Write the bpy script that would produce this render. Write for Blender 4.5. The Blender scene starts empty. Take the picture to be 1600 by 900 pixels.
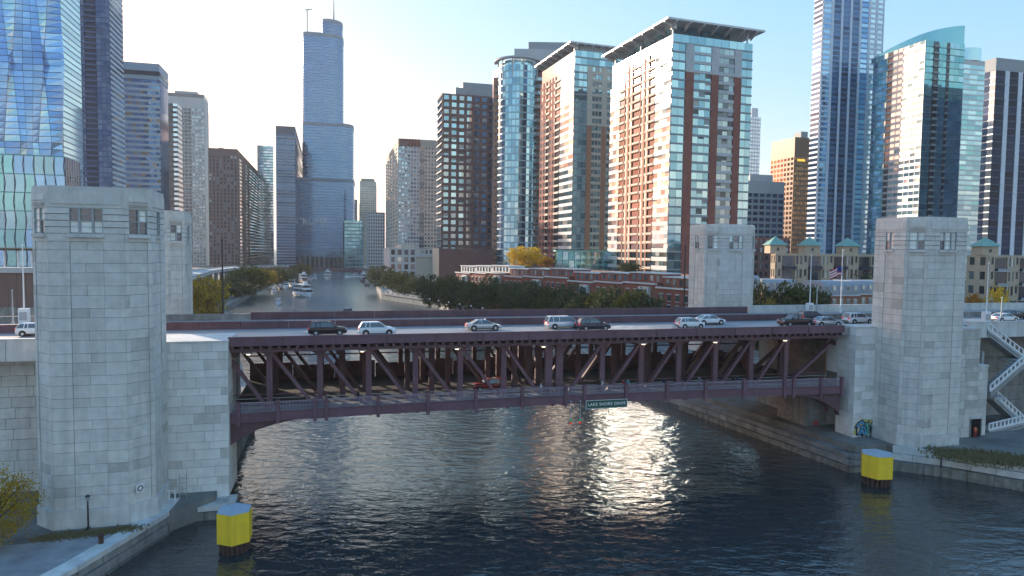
import bpy, bmesh, math, random
import numpy as np
from mathutils import Vector, Matrix
random.seed(11)
rad = math.radians
S = bpy.context.scene
COL = S.collection

# ------------------------------------------------------------------ camera
F = 1067.0
PITCH = math.atan(58 / F); ROLL = rad(0.7)
CAM = Vector((0, 0, 30))
FW = Vector((0, math.cos(PITCH), -math.sin(PITCH)))
UP0 = Vector((0, math.sin(PITCH), math.cos(PITCH)))
CR = Vector((1, 0, 0)) * math.cos(ROLL) + UP0 * math.sin(ROLL)
CU = UP0 * math.cos(ROLL) - Vector((1, 0, 0)) * math.sin(ROLL)
cd = bpy.data.cameras.new('camera'); cam = bpy.data.objects.new('camera', cd); COL.objects.link(cam)
cam.matrix_world = Matrix(((CR.x, CU.x, -FW.x, CAM.x), (CR.y, CU.y, -FW.y, CAM.y), (CR.z, CU.z, -FW.z, CAM.z), (0, 0, 0, 1)))
cd.sensor_width = 36; cd.lens = 36 * F / 1600; cd.clip_start = .5; cd.clip_end = 30000
S.camera = cam

# ------------------------------------------------------------------ sky, sun, exposure
SUN_AZ = 48.0        # degrees left of the viewing direction
SUN_EL = 15.0
w = bpy.data.worlds.new('World'); S.world = w; w.use_nodes = True
nt = w.node_tree; nt.nodes.clear()
sky = nt.nodes.new('ShaderNodeTexSky'); sky.sky_type = 'NISHITA'; sky.sun_disc = False
sky.sun_elevation = rad(SUN_EL); sky.sun_rotation = rad(-SUN_AZ)
sky.altitude = 50; sky.air_density = 1.1; sky.dust_density = 0.7; sky.ozone_density = 1.7
SKY_GRADE = ((1.05, .63), (.6, 1.09), (.17, 2.15))
bg = nt.nodes.new('ShaderNodeBackground'); bg.inputs[1].default_value = 0.15
wo = nt.nodes.new('ShaderNodeOutputWorld')
# the camera's grading of the sky: warm towards the sun, teal-blue away from it
sp_ = nt.nodes.new('ShaderNodeSeparateColor'); cb_ = nt.nodes.new('ShaderNodeCombineColor'); nt.links.new(sky.outputs[0], sp_.inputs[0])
for ch, (pw, k) in enumerate(SKY_GRADE):
    p_ = nt.nodes.new('ShaderNodeMath'); p_.operation = 'POWER'; p_.inputs[1].default_value = pw; nt.links.new(sp_.outputs[ch], p_.inputs[0])
    q_ = nt.nodes.new('ShaderNodeMath'); q_.operation = 'MULTIPLY'; q_.inputs[1].default_value = k; nt.links.new(p_.outputs[0], q_.inputs[0]); nt.links.new(q_.outputs[0], cb_.inputs[ch])
nt.links.new(cb_.outputs[0], bg.inputs[0]); nt.links.new(bg.outputs[0], wo.inputs[0])
sl = bpy.data.lights.new('sun', 'SUN'); sl.energy = 3.2; sl.angle = rad(.5); sl.color = (1, .85, .67)
sun = bpy.data.objects.new('sun', sl); COL.objects.link(sun)
sd = Vector((math.sin(rad(SUN_AZ)) * math.cos(rad(SUN_EL)), -math.cos(rad(SUN_AZ)) * math.cos(rad(SUN_EL)), -math.sin(rad(SUN_EL))))
sun.rotation_euler = sd.to_track_quat('-Z', 'Y').to_euler(); sun.location = (-300, 300, 400)
vs = S.view_settings
vs.view_transform = 'Standard'; vs.look = 'None'; vs.exposure = 1.45; vs.gamma = 1; vs.use_curve_mapping = False
S.cycles.use_denoising = True
S.cycles.max_bounces = 6; S.cycles.diffuse_bounces = 3; S.cycles.glossy_bounces = 4; S.cycles.transmission_bounces = 4
S.cycles.caustics_reflective = True; S.cycles.sample_clamp_indirect = 12

# ------------------------------------------------------------------ pixel rays of the photograph -> places
def ray(px, py): return FW + CR * ((px - 800) / F) + CU * ((450 - py) / F)
def atY(px, py, Y): d = ray(px, py); return CAM + d * (Y / d.y)
def atZ(px, py, z): d = ray(px, py); return CAM + d * ((z - 30) / d.z)
def hor(px): return 392 + (px - 800) * .0122
def at(px, Y, z=0.): p = atY(px, hor(px), Y); return Vector((p.x, Y, z))
TH = rad(15)
BU = Vector((math.cos(TH), math.sin(TH), 0)); BV = Vector((-math.sin(TH), math.cos(TH), 0))
O = atY(356, 527, 78); O.z = 0
def W(s, t, z=0.): return O + BU * s + BV * t + Vector((0, 0, z))
def onT(px, py, t):
    d = ray(px, py); k = ((O + BV * t - CAM).dot(BV)) / d.dot(BV); p = CAM + d * k
    return (p - O).dot(BU), p.z
def stz(p): q = p - O; return q.dot(BU), q.dot(BV), p.z

# ------------------------------------------------------------------ materials
MATS = {}
def mat(name, col, rough=.7, metal=0., var=.12, scale=.5, bump=0., orand=0., spec=.4, emit=0., bscale=None, streak=0., island=None, trans=0., grime=None):
    if name in MATS: return MATS[name]
    m = bpy.data.materials.new(name); m.use_nodes = True; n = m.node_tree; b = n.nodes['Principled BSDF']
    L = n.links.new
    b.inputs['Roughness'].default_value = rough; b.inputs['Metallic'].default_value = metal
    b.inputs['Specular IOR Level'].default_value = spec
    geo = n.nodes.new('ShaderNodeNewGeometry')
    col = tuple(col)
    def mixc(f, a, bb, t='MIX'):
        x = n.nodes.new('ShaderNodeMix'); x.data_type = 'RGBA'; x.blend_type = t
        if isinstance(f, float): x.inputs[0].default_value = f
        else: L(f, x.inputs[0])
        for s_, i in ((a, 6), (bb, 7)):
            if isinstance(s_, tuple): x.inputs[i].default_value = (*s_, 1)
            else: L(s_, x.inputs[i])
        return x.outputs[2]
    cur = col
    if var > 0:
        t = n.nodes.new('ShaderNodeTexNoise'); t.inputs['Scale'].default_value = scale; t.inputs['Detail'].default_value = 5; t.inputs['Roughness'].default_value = .62
        L(geo.outputs['Position'], t.inputs['Vector'])
        r = n.nodes.new('ShaderNodeMapRange'); r.inputs[1].default_value = .3; r.inputs[2].default_value = .7; L(t.outputs[0], r.inputs[0])
        cur = mixc(r.outputs[0], tuple(c * (1 - var) for c in col), tuple(min(.95, c * (1 + var)) for c in col))
    if streak > 0:
        t = n.nodes.new('ShaderNodeTexNoise'); t.inputs['Scale'].default_value = 1.0; t.inputs['Detail'].default_value = 4
        v = n.nodes.new('ShaderNodeVectorMath'); v.operation = 'MULTIPLY'; v.inputs[1].default_value = (1.3, 1.3, .09)
        L(geo.outputs['Position'], v.inputs[0]); L(v.outputs[0], t.inputs['Vector'])
        r = n.nodes.new('ShaderNodeMapRange'); r.inputs[1].default_value = .48; r.inputs[2].default_value = .75; r.inputs[4].default_value = streak; L(t.outputs[0], r.inputs[0])
        cur = mixc(r.outputs[0], cur, grime or tuple(c * .45 for c in col))
    if island:
        g = n.nodes.new('ShaderNodeMapRange'); L(geo.outputs['Random Per Island'], g.inputs[0])
        cur = mixc(g.outputs[0], cur, tuple(island))
    if orand > 0:
        oi = n.nodes.new('ShaderNodeObjectInfo'); r = n.nodes.new('ShaderNodeMapRange'); r.inputs[3].default_value = 1 - orand; r.inputs[4].default_value = 1 + orand
        L(oi.outputs['Random'], r.inputs[0]); h = n.nodes.new('ShaderNodeHueSaturation'); L(r.outputs[0], h.inputs['Value'])
        if isinstance(cur, tuple): h.inputs['Color'].default_value = (*cur, 1)
        else: L(cur, h.inputs['Color'])
        cur = h.outputs[0]
    if isinstance(cur, tuple): b.inputs['Base Color'].default_value = (*cur, 1)
    else: L(cur, b.inputs['Base Color'])
    if bump > 0:
        t = n.nodes.new('ShaderNodeTexNoise'); t.inputs['Scale'].default_value = bscale or scale * 4; t.inputs['Detail'].default_value = 4
        L(geo.outputs['Position'], t.inputs['Vector'])
        u = n.nodes.new('ShaderNodeBump'); u.inputs['Strength'].default_value = bump; u.inputs['Distance'].default_value = .1
        L(t.outputs[0], u.inputs['Height']); L(u.outputs[0], b.inputs['Normal'])
    if emit > 0:
        b.inputs['Emission Color'].default_value = (*col, 1); b.inputs['Emission Strength'].default_value = emit
    if trans > 0:
        b.inputs['Subsurface Weight'].default_value = 0
        tr = n.nodes.new('ShaderNodeBsdfTranslucent'); mx = n.nodes.new('ShaderNodeMixShader'); mx.inputs[0].default_value = trans
        if isinstance(cur, tuple): tr.inputs[0].default_value = (*cur, 1)
        else: L(cur, tr.inputs[0])
        L(b.outputs[0], mx.inputs[1]); L(tr.outputs[0], mx.inputs[2]); L(mx.outputs[0], n.nodes['Material Output'].inputs[0])
    MATS[name] = m
    return m
def glass(name, col, rough=.06, metal=.85, orand=.1, bump=.0, var=.1):
    return mat(name, col, rough, metal, var, .05, bump, orand, .5, bscale=.25)

# ------------------------------------------------------------------ mesh helpers
class MB:
    def __init__(s): s.v = []; s.f = []; s.m = []
    def quad(s, a, b, c, d, mi=0):
        k = len(s.v); s.v += [tuple(a), tuple(b), tuple(c), tuple(d)]; s.f.append((k, k + 1, k + 2, k + 3)); s.m.append(mi)
    def hexa(s, p, mi=0):       # 8 points: bottom 4 (ccw from above), top 4
        k = len(s.v); s.v += [tuple(q) for q in p]
        for f in ((3, 2, 1, 0), (4, 5, 6, 7), (0, 1, 5, 4), (1, 2, 6, 5), (2, 3, 7, 6), (3, 0, 4, 7)):
            s.f.append(tuple(k + i for i in f)); s.m.append(mi)
        return s
    def box(s, c, d, M=None, mi=0):
        x, y, z = d[0] / 2, d[1] / 2, d[2] / 2; c = Vector(c)
        p = [c + Vector(q) for q in ((-x, -y, -z), (x, -y, -z), (x, y, -z), (-x, y, -z), (-x, -y, z), (x, -y, z), (x, y, z), (-x, y, z))]
        if M is not None: p = [M @ q for q in p]
        return s.hexa(p, mi)
    def lohi(s, lo, hi, M=None, mi=0):
        return s.box([(a + b) / 2 for a, b in zip(lo, hi)], [b - a for a, b in zip(lo, hi)], M, mi)
    def prism(s, pts, z0, z1, mi=0, top=None, inset=None):
        n = len(pts); k = len(s.v); tp = inset or pts
        s.v += [(p[0], p[1], z0) for p in pts] + [(p[0], p[1], z1) for p in tp]
        s.f.append(tuple(k + i for i in reversed(range(n)))); s.m.append(mi)
        s.f.append(tuple(k + n + i for i in range(n))); s.m.append(mi if top is None else top)
        for i in range(n):
            j = (i + 1) % n; s.f.append((k + i, k + j, k + n + j, k + n + i)); s.m.append(mi)
        return s
    def bar(s, a, b, w_, h_=None, mi=0, upv=Vector((0, 0, 1))):
        a = Vector(a); b = Vector(b); d = (b - a).normalized(); h_ = h_ or w_
        if abs(d.dot(upv)) > .99: upv = Vector((0, 1, 0))
        x = d.cross(upv).normalized() * (w_ / 2); y = x.cross(d).normalized() * (h_ / 2)
        return s.hexa([a - x - y, a + x - y, b + x - y, b - x - y, a - x + y, a + x + y, b + x + y, b - x + y], mi)
    def tube(s, a, b, r0, r1=None, n=8, mi=0):
        a = Vector(a); b = Vector(b); r1 = r0 if r1 is None else r1; d = (b - a).normalized()
        x = d.orthogonal().normalized(); y = d.cross(x); k = len(s.v)
        for c, r in ((a, r0), (b, r1)):
            for i in range(n):
                q = 2 * math.pi * i / n; s.v.append(tuple(c + x * (r * math.cos(q)) + y * (r * math.sin(q))))
        for i in range(n):
            j = (i + 1) % n; s.f.append((k + i, k + j, k + n + j, k + n + i)); s.m.append(mi)
        s.f.append(tuple(k + i for i in reversed(range(n)))); s.m.append(mi)
        s.f.append(tuple(k + n + i for i in range(n))); s.m.append(mi)
        return s
    def loft(s, rings, mi=0, cap=True):
        k = len(s.v); n = len(rings[0])
        for r in rings: s.v += [tuple(p) for p in r]
        for i in range(len(rings) - 1):
            for j in range(n):
                a = k + i * n + j; b = k + i * n + (j + 1) % n
                s.f.append((a, b, b + n, a + n)); s.m.append(mi)
        if cap:
            s.f.append(tuple(k + i for i in reversed(range(n)))); s.m.append(mi)
            e = k + (len(rings) - 1) * n; s.f.append(tuple(e + i for i in range(n))); s.m.append(mi)
        return s
    def mesh(s, name, mats, smooth=False):
        me = bpy.data.meshes.new(name); me.from_pydata(s.v, [], s.f)
        if not isinstance(mats, (list, tuple)): mats = [mats]
        for m in mats: me.materials.append(m)
        if len(mats) > 1: me.polygons.foreach_set('material_index', s.m)
        if smooth: me.polygons.foreach_set('use_smooth', [True] * len(me.polygons))
        me.update(); return me
    def build(s, name, mats, par=None, loc=None, smooth=False, kind=None):
        return link(name, s.mesh(name, mats, smooth), par, loc, kind)
def link(name, data, par=None, loc=None, kind=None):
    o = bpy.data.objects.new(name, data); COL.objects.link(o)
    if par is not None: o.parent = par
    if loc is not None: o.location = loc
    if kind: o['kind'] = kind
    return o
def tag(o, label, cat, group=None):
    o['label'] = label; o['category'] = cat
    if group: o['group'] = group
    return o
def empty(name, label, cat, loc, rz=0., group=None):
    o = link(name, None, None, loc); o.rotation_euler = (0, 0, rz); o.empty_display_size = .5
    return tag(o, label, cat, group)
def struct(o): o['kind'] = 'structure'; return o
UC = {}
def ucube(m):
    if m.name not in UC: UC[m.name] = MB().box((0, 0, 0), (1, 1, 1)).mesh('unit_block', m)
    return UC[m.name]
I4 = Matrix.Identity(4)
def part(name, par, m, M, c, d):
    """one box-shaped part with shared mesh data, in frame M (relative to its parent)"""
    o = link(name, ucube(m), par)
    o.matrix_basis = M @ Matrix.Translation(c) @ Matrix.Diagonal((*d, 1))
    return o
class Pieces:
    """pieces of one thing: the first CAP of a name are parts of their own, the rest one joined part"""
    def __init__(s, par, cap=300): s.par = par; s.cap = cap; s.n = {}; s.rest = {}
    def add(s, name, m, M, c, d):
        k = s.n.get(name, 0)
        if k < s.cap: s.n[name] = k + 1; return part(name, s.par, m, M, c, d)
        s.rest.setdefault((name, m.name), (MB(), m))[0].box(c, d, M)
    def flush(s):
        for (name, _), (mb, m) in s.rest.items(): mb.build(name, m, s.par, kind='stuff')
def frame(o, x, y):   # frame with origin o, x along, y inward
    z = Vector((0, 0, 1))
    return Matrix(((x.x, y.x, z.x, o.x), (x.y, y.y, z.y, o.y), (x.z, y.z, z.z, o.z), (0, 0, 0, 1)))
def ext(C, d, px):    # how far along d from C until the column px of the photograph
    r = atY(px, hor(px), 100) - CAM
    return -(C.x * r.y - C.y * r.x) / (d.x * r.y - d.y * r.x)
def text(name, body, size, m, par, M, depth=.05, align='CENTER'):
    c = bpy.data.curves.new(name, 'FONT'); c.body = body; c.size = size; c.extrude = depth; c.align_x = align; c.align_y = 'CENTER'
    c.space_character = 1.1; c.offset = .012 * size
    t = bpy.data.objects.new('tmp', c); COL.objects.link(t)
    bpy.context.view_layer.update()
    me = bpy.data.meshes.new_from_object(t.evaluated_get(bpy.context.evaluated_depsgraph_get()))
    bpy.data.objects.remove(t); me.materials.clear(); me.materials.append(m)
    o = link(name, me, par); o.matrix_basis = M @ Matrix.Rotation(rad(90), 4, 'X'); return o
ORD = 'first second third fourth fifth sixth seventh eighth ninth tenth eleventh twelfth thirteenth fourteenth fifteenth sixteenth seventeenth eighteenth nineteenth twentieth'.split()
ORD += ['twenty-' + x for x in ORD[:9]]

# palette
STONE = mat('limestone', (.63, .605, .56), .85, var=.11, scale=1.1, bump=.25, bscale=9, orand=.07, streak=.34, grime=(.3, .28, .24))
STONE_D = mat('limestone_weathered', (.55, .525, .48), .88, var=.16, scale=.8, bump=.3, bscale=8, orand=.16, streak=.4)
JOINT = mat('mortar', (.5, .485, .46), .95, var=.2, scale=3)
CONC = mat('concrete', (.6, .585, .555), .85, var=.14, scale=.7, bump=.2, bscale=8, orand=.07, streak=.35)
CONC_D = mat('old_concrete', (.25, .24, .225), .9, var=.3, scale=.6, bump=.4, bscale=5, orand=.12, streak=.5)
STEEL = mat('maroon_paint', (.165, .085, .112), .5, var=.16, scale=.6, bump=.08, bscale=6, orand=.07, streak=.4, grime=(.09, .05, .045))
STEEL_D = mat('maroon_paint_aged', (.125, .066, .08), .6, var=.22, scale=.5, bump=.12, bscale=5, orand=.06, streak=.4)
ROAD = mat('road_surface', (.30, .29, .30), .42, var=.16, scale=.25, bump=.15, bscale=20, streak=0)
DARKM = mat('black_metal', (.02, .02, .022), .5, var=.1)
GREYM = mat('grey_metal', (.4, .42, .44), .45, .4, var=.08)
PALE = mat('pale_concrete', (.76, .74, .7), .8, var=.09, scale=.8, bump=.15, bscale=8, orand=.07, streak=.2)
WHITE = mat('white_paint', (.78, .78, .77), .5, var=.05)
# ================================================================== SETTING
# water -------------------------------------------------------------
def water_mat():
    m = bpy.data.materials.new('river_water'); m.use_nodes = True; n = m.node_tree; b = n.nodes['Principled BSDF']; L = n.links.new
    b.inputs['Base Color'].default_value = (.026, .036, .038, 1); 
    geo = n.nodes.new('ShaderNodeNewGeometry')
    # ripples too small to resolve upstream act as surface roughness
    sp = n.nodes.new('ShaderNodeSeparateXYZ'); L(geo.outputs['Position'], sp.inputs[0])
    rr = n.nodes.new('ShaderNodeMapRange'); rr.inputs[1].default_value = 115; rr.inputs[2].default_value = 300; rr.inputs[3].default_value = .03; rr.inputs[4].default_value = .24
    L(sp.outputs[1], rr.inputs[0]); L(rr.outputs[0], b.inputs['Roughness'])
    ri = n.nodes.new('ShaderNodeMapRange'); ri.inputs[1].default_value = 115; ri.inputs[2].default_value = 300; ri.inputs[3].default_value = 1.75; ri.inputs[4].default_value = 3.6
    L(sp.outputs[1], ri.inputs[0]); L(ri.outputs[0], b.inputs['IOR'])
    bs = n.nodes.new('ShaderNodeMapRange'); bs.inputs[1].default_value = 120; bs.inputs[2].default_value = 420; bs.inputs[3].default_value = 1.0; bs.inputs[4].default_value = .3
    L(sp.outputs[1], bs.inputs[0])
    def layer(sc, sx, sy, det, rot):
        mp = n.nodes.new('ShaderNodeMapping'); mp.inputs['Scale'].default_value = (sx, sy, 1); mp.inputs['Rotation'].default_value = (0, 0, rot)
        L(geo.outputs['Position'], mp.inputs[0])
        t = n.nodes.new('ShaderNodeTexNoise'); t.inputs['Scale'].default_value = sc; t.inputs['Detail'].default_value = det; t.inputs['Roughness'].default_value = .55; t.inputs['Distortion'].default_value = .4
        L(mp.outputs[0], t.inputs[0]); return t.outputs[0]
    def bump(h, d, prev):
        u = n.nodes.new('ShaderNodeBump'); u.inputs['Distance'].default_value = d; L(bs.outputs[0], u.inputs['Strength']); L(h, u.inputs['Height'])
        if prev: L(prev, u.inputs['Normal'])
        return u.outputs[0]
    a = bump(layer(.22, .8, 1.5, 2, .3), WAVE[0], None)
    a = bump(layer(.6, .75, 1.4, 3, .15), WAVE[1], a)
    a = bump(layer(3.2, .8, 1.4, 2, -.2), WAVE[2], a)
    L(a, b.inputs['Normal']); return m
WAVE = (.18, .16, .015)
mb = MB(); mb.quad((-16000, -16000, 0), (16000, -16000, 0), (16000, 20000, 0), (-16000, 20000, 0))
struct(mb.build('river_water', water_mat()))

# land --------------------------------------------------------------
GROUND = mat('ground', (.17, .165, .15), .95, var=.4, scale=.25, bump=.3, bscale=3)
def w2(s, t): p = W(s, t); return (p.x, p.y)
left = [(-45, 30), (-38.2, 58), (-35.9, 70.2), w2(-1.2, -2.4), w2(-1.2, 34), (-133, 315), (-178, 480), (-211, 610), (-240, 735), (-290, 900), (-290, 20000), (-16000, 20000), (-16000, 30)]
struct(MB().prism(left[::-1], -2, 2.2).build('ground', GROUND))
right = [w2(78.4, 34), w2(82.6, -5), w2(88.2, -5.2), w2(92.6, -9.2), w2(98.6, -16.6), w2(116, -36), (16000, -200), (16000, 20000), (-290, 20000), (-290, 900), (-205, 900), (-160, 735), (-134, 658), (-78, 410), (-37, 352)]
struct(MB().prism(right, -2, 3.2).build('ground', GROUND))
for nm, line, z in (('quay_wall', left[4:10], 3.0), ('quay_wall', right[10:] + [right[0]], 4.0)):
    mb = MB()
    for a, b in zip(line, line[1:]): mb.bar((*a, z / 2 - .6), (*b, z / 2 - .6), 1.2, z + 1.2)
    struct(mb.build(nm, CONC_D))

WETC = mat('wet_waterline_concrete', (.2, .19, .165), .6, var=.45, scale=.9, bump=.4, bscale=5, orand=.15, streak=.8, grime=(.035, .04, .025))
def block_wall(name, label, cat, pts, courses, bl, m, depth=.8, seed=1, cap=None, capm=None, out=0.):
    """pts: world (x, y) run, courses: list of (z0, z1, setback); each stone is a part"""
    rnd = random.Random(seed)
    base = Vector((*pts[0], 0)); e = empty(name, label, cat, base)
    for a, b in zip(pts, pts[1:]):
        a = Vector((*a, 0)); b = Vector((*b, 0)); d = (b - a); Ln = d.length; d.normalize(); nrm = Vector((-d.y, d.x, 0))
        M = frame(a - base, d, nrm)
        for ci_, (z0, z1, sb) in enumerate(courses):
            x = 0.0
            while x < Ln - .05:
                wd = min(bl * rnd.uniform(.75, 1.3), Ln - x)
                if Ln - x - wd < bl * .4: wd = Ln - x
                part('stone_block', e, WETC if ci_ == 0 else m, M, (x + wd / 2, sb - out + depth / 2 + rnd.uniform(-.04, .04), (z0 + z1) / 2), (wd - .05, depth, z1 - z0 - .04)); x += wd
        if cap:
            zc, hc, oc, dc = cap
            part('coping', e, capm or m, M, (Ln / 2, oc - out + dc / 2, zc + hc / 2), (Ln, dc, hc))
    return e
wl = [(-40.3, 49), (-38.2, 58), (-36.6, 70.0), w2(-5.6, -2.6)]
block_wall('seawall', 'stained stone seawall below the left plaza, dropping into dark water', 'seawall', wl, [(-.8, .1, .0), (.14, 1.0, .12), (1.04, 1.75, .3)], 3.0, CONC_D, 1.2, 3, (1.78, .5, .2, 1.6), CONC, out=1.1)
block_wall('seawall', 'low ledge wall of the pier beside the left yellow dolphin', 'seawall', [w2(-4.9, -3.4), w2(.25, -3.2), w2(.25, -.6)], [(-.8, .9, .0)], 3.2, CONC, .9, 4, (.95, .55, .1, 2.2), CONC, out=.8)
rq = [w2(76.0, 33), w2(80.5, -6.4), w2(87.2, -6.8)]
block_wall('quay_ledge', 'long stepped concrete quay ledge receding under the right half of the bridge', 'quay', rq, [(-.8, .8, 0), (.84, 1.7, .5)], 3.4, CONC_D, 2.4, 5, (1.74, .6, .9, 2.4), CONC_D)
rs = [w2(87.25, -6.85), w2(91.6, -10.6), w2(97.2, -17.7), w2(114, -36)]
block_wall('seawall', 'pale block seawall along the grassy right bank beyond the right yellow dolphin', 'seawall', rs, [(-.8, 1.3, 0), (1.34, 2.2, .7)], 3.2, CONC, 1.5, 6, (2.24, .95, 1.1, .7), CONC)

# grass / weeds -------------------------------------------------------
def tufts(name, label, pts, zz, n, h, m, seed, spread=None):
    rnd = random.Random(seed); mb = MB()
    for i in range(n):
        k = rnd.random() * (len(pts) - 1); j = int(k); f = k - j
        x = pts[j][0] * (1 - f) + pts[j + 1][0] * f + rnd.gauss(0, spread); y = pts[j][1] * (1 - f) + pts[j + 1][1] * f + rnd.gauss(0, spread)
        for q in range(4):
            a = rnd.uniform(0, 6.28); hh = h * rnd.uniform(.4, 1.2); wv = .05 + .05 * rnd.random(); dx, dy = math.cos(a), math.sin(a); lx, ly = rnd.gauss(0, .25) * hh, rnd.gauss(0, .25) * hh
            k0 = len(mb.v); mb.v += [(x - dx * wv, y - dy * wv, zz), (x + dx * wv, y + dy * wv, zz), (x + lx, y + ly, zz + hh)]; mb.f.append((k0, k0 + 1, k0 + 2)); mb.m.append(0)
    o = mb.build(name, m, kind='stuff'); tag(o, label, 'grass'); return o
GRASS = mat('dry_grass', (.15, .135, .065), .9, var=.3, scale=.8, island=(.24, .19, .09))
tufts('grass', 'dry weedy grass on the bank in front of the right stone tower', [w2(92, -11.2), w2(97, -14.5), w2(104, -20), w2(112, -29)], 3.15, 5000, .55, GRASS, 2, 1.5)
tufts('grass', 'strip of rough grass at the foot of the left stone tower', [w2(-15.5, -11.2), w2(-11, -11), w2(-7, -10.6)], 2.15, 1500, .3, GRASS, 3, .45)
PAVE = mat('plaza_paving', (.27, .265, .27), .9, var=.25, scale=.5, bump=.2, bscale=4)
struct(MB().prism([(-60, 45), (-41.4, 47), (-37.7, 62), (-37.3, 66.2), (-45, 62), (-60, 60)], 2.1, 2.24).build('pavement', PAVE))

# roads ---------------------------------------------------------------
DK = 19.3
def road_slab(s0, s1, nm):
    mb = MB(); mb.lohi((s0, .3, 18.2), (s1, 23.7, DK)); o = mb.build(nm, ROAD); o.location = O; o.rotation_euler = (0, 0, TH); return struct(o)
road_slab(-260, -.12, 'road'); road_slab(84.2, 330, 'road')
LINE = mat('lane_paint', (.7, .7, .66), .6, var=.2, scale=2)
mb = MB()
for s in np.arange(-120, 200, 9):
    for t in (3.9, 7.6, 15.7, 19.5):
        mb.lohi((s, t - .07, DK + .002), (s + 3, t + .07, DK + .006))
o = mb.build('lane_marking', LINE); o.location = O; o.rotation_euler = (0, 0, TH); struct(o)
def run(name, label, cat, s0, s1, t, z0, z1, th, m, seg=5.0, z1b=None):
    e = empty(name, label, cat, W(s0, t, 0), TH); n = max(1, round((s1 - s0) / seg)); d = (s1 - s0) / n
    for i in range(n): part('panel', e, m, I4, (d * (i + .5), 0, (z0 + z1) / 2), (d - .05, th, z1 - z0))
    part('coping', e, m, I4, ((s1 - s0) / 2, 0, z1 + .06), (s1 - s0, th + .12, .12))
    return e
run('parapet_wall', 'concrete parapet along the near edge of the left approach road', 'wall', -120, -17, -.2, 17.6, 19.9, .5, CONC)
run('parapet_wall', 'far concrete parapet of the left approach road before the retaining wall', 'wall', -150, -.01, 23.9, 18, 20.1, .4, CONC_D)
run('parapet_wall', 'concrete parapet at the top of the zigzag stairs on the right', 'wall', 107, 180, -.2, 17.4, 19.75, .5, CONC)
run('parapet_wall', 'long concrete wall behind the right approach road before the townhouses', 'wall', 84.4, 260, 24.1, 18, 20.55, .5, CONC)
run('median_barrier', 'brown median barrier of the left approach road', 'barrier', -120, -.01, 11.8, DK, 20.2, .5, STEEL_D)
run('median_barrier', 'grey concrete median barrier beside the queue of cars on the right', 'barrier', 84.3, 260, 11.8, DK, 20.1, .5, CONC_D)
# viaduct piers carrying the approaches
for i, (s0, s1, lab) in enumerate(((-120, -17, 'long stone retaining wall under the left approach road'), (109, 200, 'shaded wall behind the zigzag stairs'))):
    e = empty('retaining_wall', lab, 'wall', W(s0, 3.2 if i == 0 else 5.5), TH); rnd = random.Random(i); z = 2.2
    mm = STONE_D if i == 0 else CONC_D
    if i == 0:
        part('wall_core', e, JOINT, I4, ((s1 - s0) / 2, 1.5, 10.2), (s1 - s0, 2, 15.8))
        while z < 17.4:
            x = (s1 - s0) - 1.5 - rnd.random() * 2
            while x > 70: part('stone_block', e, STONE, I4, (x, .42, z + .6), (2.36, .3, 1.16)); x -= 2.4
            z += 1.2
    else:
        n = 16
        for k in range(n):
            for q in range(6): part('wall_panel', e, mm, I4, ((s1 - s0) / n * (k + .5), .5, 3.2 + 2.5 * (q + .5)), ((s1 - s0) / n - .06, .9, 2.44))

# ================================================================== BRIDGE
ASPH = mat('asphalt', (.045, .043, .045), .85, var=.2, scale=.6)
br = empty('bascule_bridge', 'maroon double-deck steel truss bridge carrying traffic across the river', 'bridge', O, TH)
CS = 40.3                                   # leaf joint
B = lambda name, m, lo, hi: part(name, br, m, I4, [(a + b) / 2 for a, b in zip(lo, hi)], [b - a for a, b in zip(lo, hi)])
def mbar(name, m, a, b, w_, h_=None, upv=Vector((0, 0, 1))): return MB().bar(a, b, w_, h_, 0, upv).build(name, m, br)
for a, b in ((-.1, CS - .06), (CS + .06, 84.1)):
    B('upper_deck', ROAD, (a, .25, 18.55), (b, 23.75, DK))
    B('lower_deck', ASPH, (a, 2.9, 10.2), (b, 21.2, 10.6))
    B('lower_curb', CONC_D, (a, 3.1, 10.61), (b, 3.5, 10.85))
n = 14
for i in range(n):
    a = 84.1 / n * i; b = 84.1 / n * (i + 1)
    B('fascia_panel', STEEL, (a + .03, -.12, 18.62), (b - .03, .16, 19.6))
    B('fascia_coping', STEEL, (a + .01, -.22, 19.6), (b - .01, .3, 19.7))
    B('far_parapet', STEEL_D, (a + .02, 23.75, 18.6), (b - .02, 24.0, 20.45))
    B('median_barrier', STEEL_D, (a + .02, 11.55, DK + .01), (b - .02, 12.0, 20.3))
    B('fascia_seam', STEEL_D, (b - .09, -.19, 18.7), (b + .09, -.13, 19.58))
mb = MB()
for s in np.arange(.5, 84, 1.02): mb.lohi((s - .16, -.02, 18.2), (s + .16, 2.2, 18.58))
mb.build('deck_bracket', STEEL_D, br, kind='stuff')
for t in (2.5, 11.8, 21.2): B('top_chord', STEEL_D, (0, t - .3, 17.55), (84, t + .3, 18.15))
for t in (2.5, 11.8, 21.2): B('bottom_chord', STEEL_D, (0, t - .28, 10.0), (84, t + .28, 10.6))
B('edge_girder', STEEL, (0, .75, 17.75), (84, 1.0, 18.12))
VS = [4.3, 10.15, 16.0, 21.8, 27.57, 33.36]; VS = VS + [2 * CS - v for v in VS[::-1]]
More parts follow.
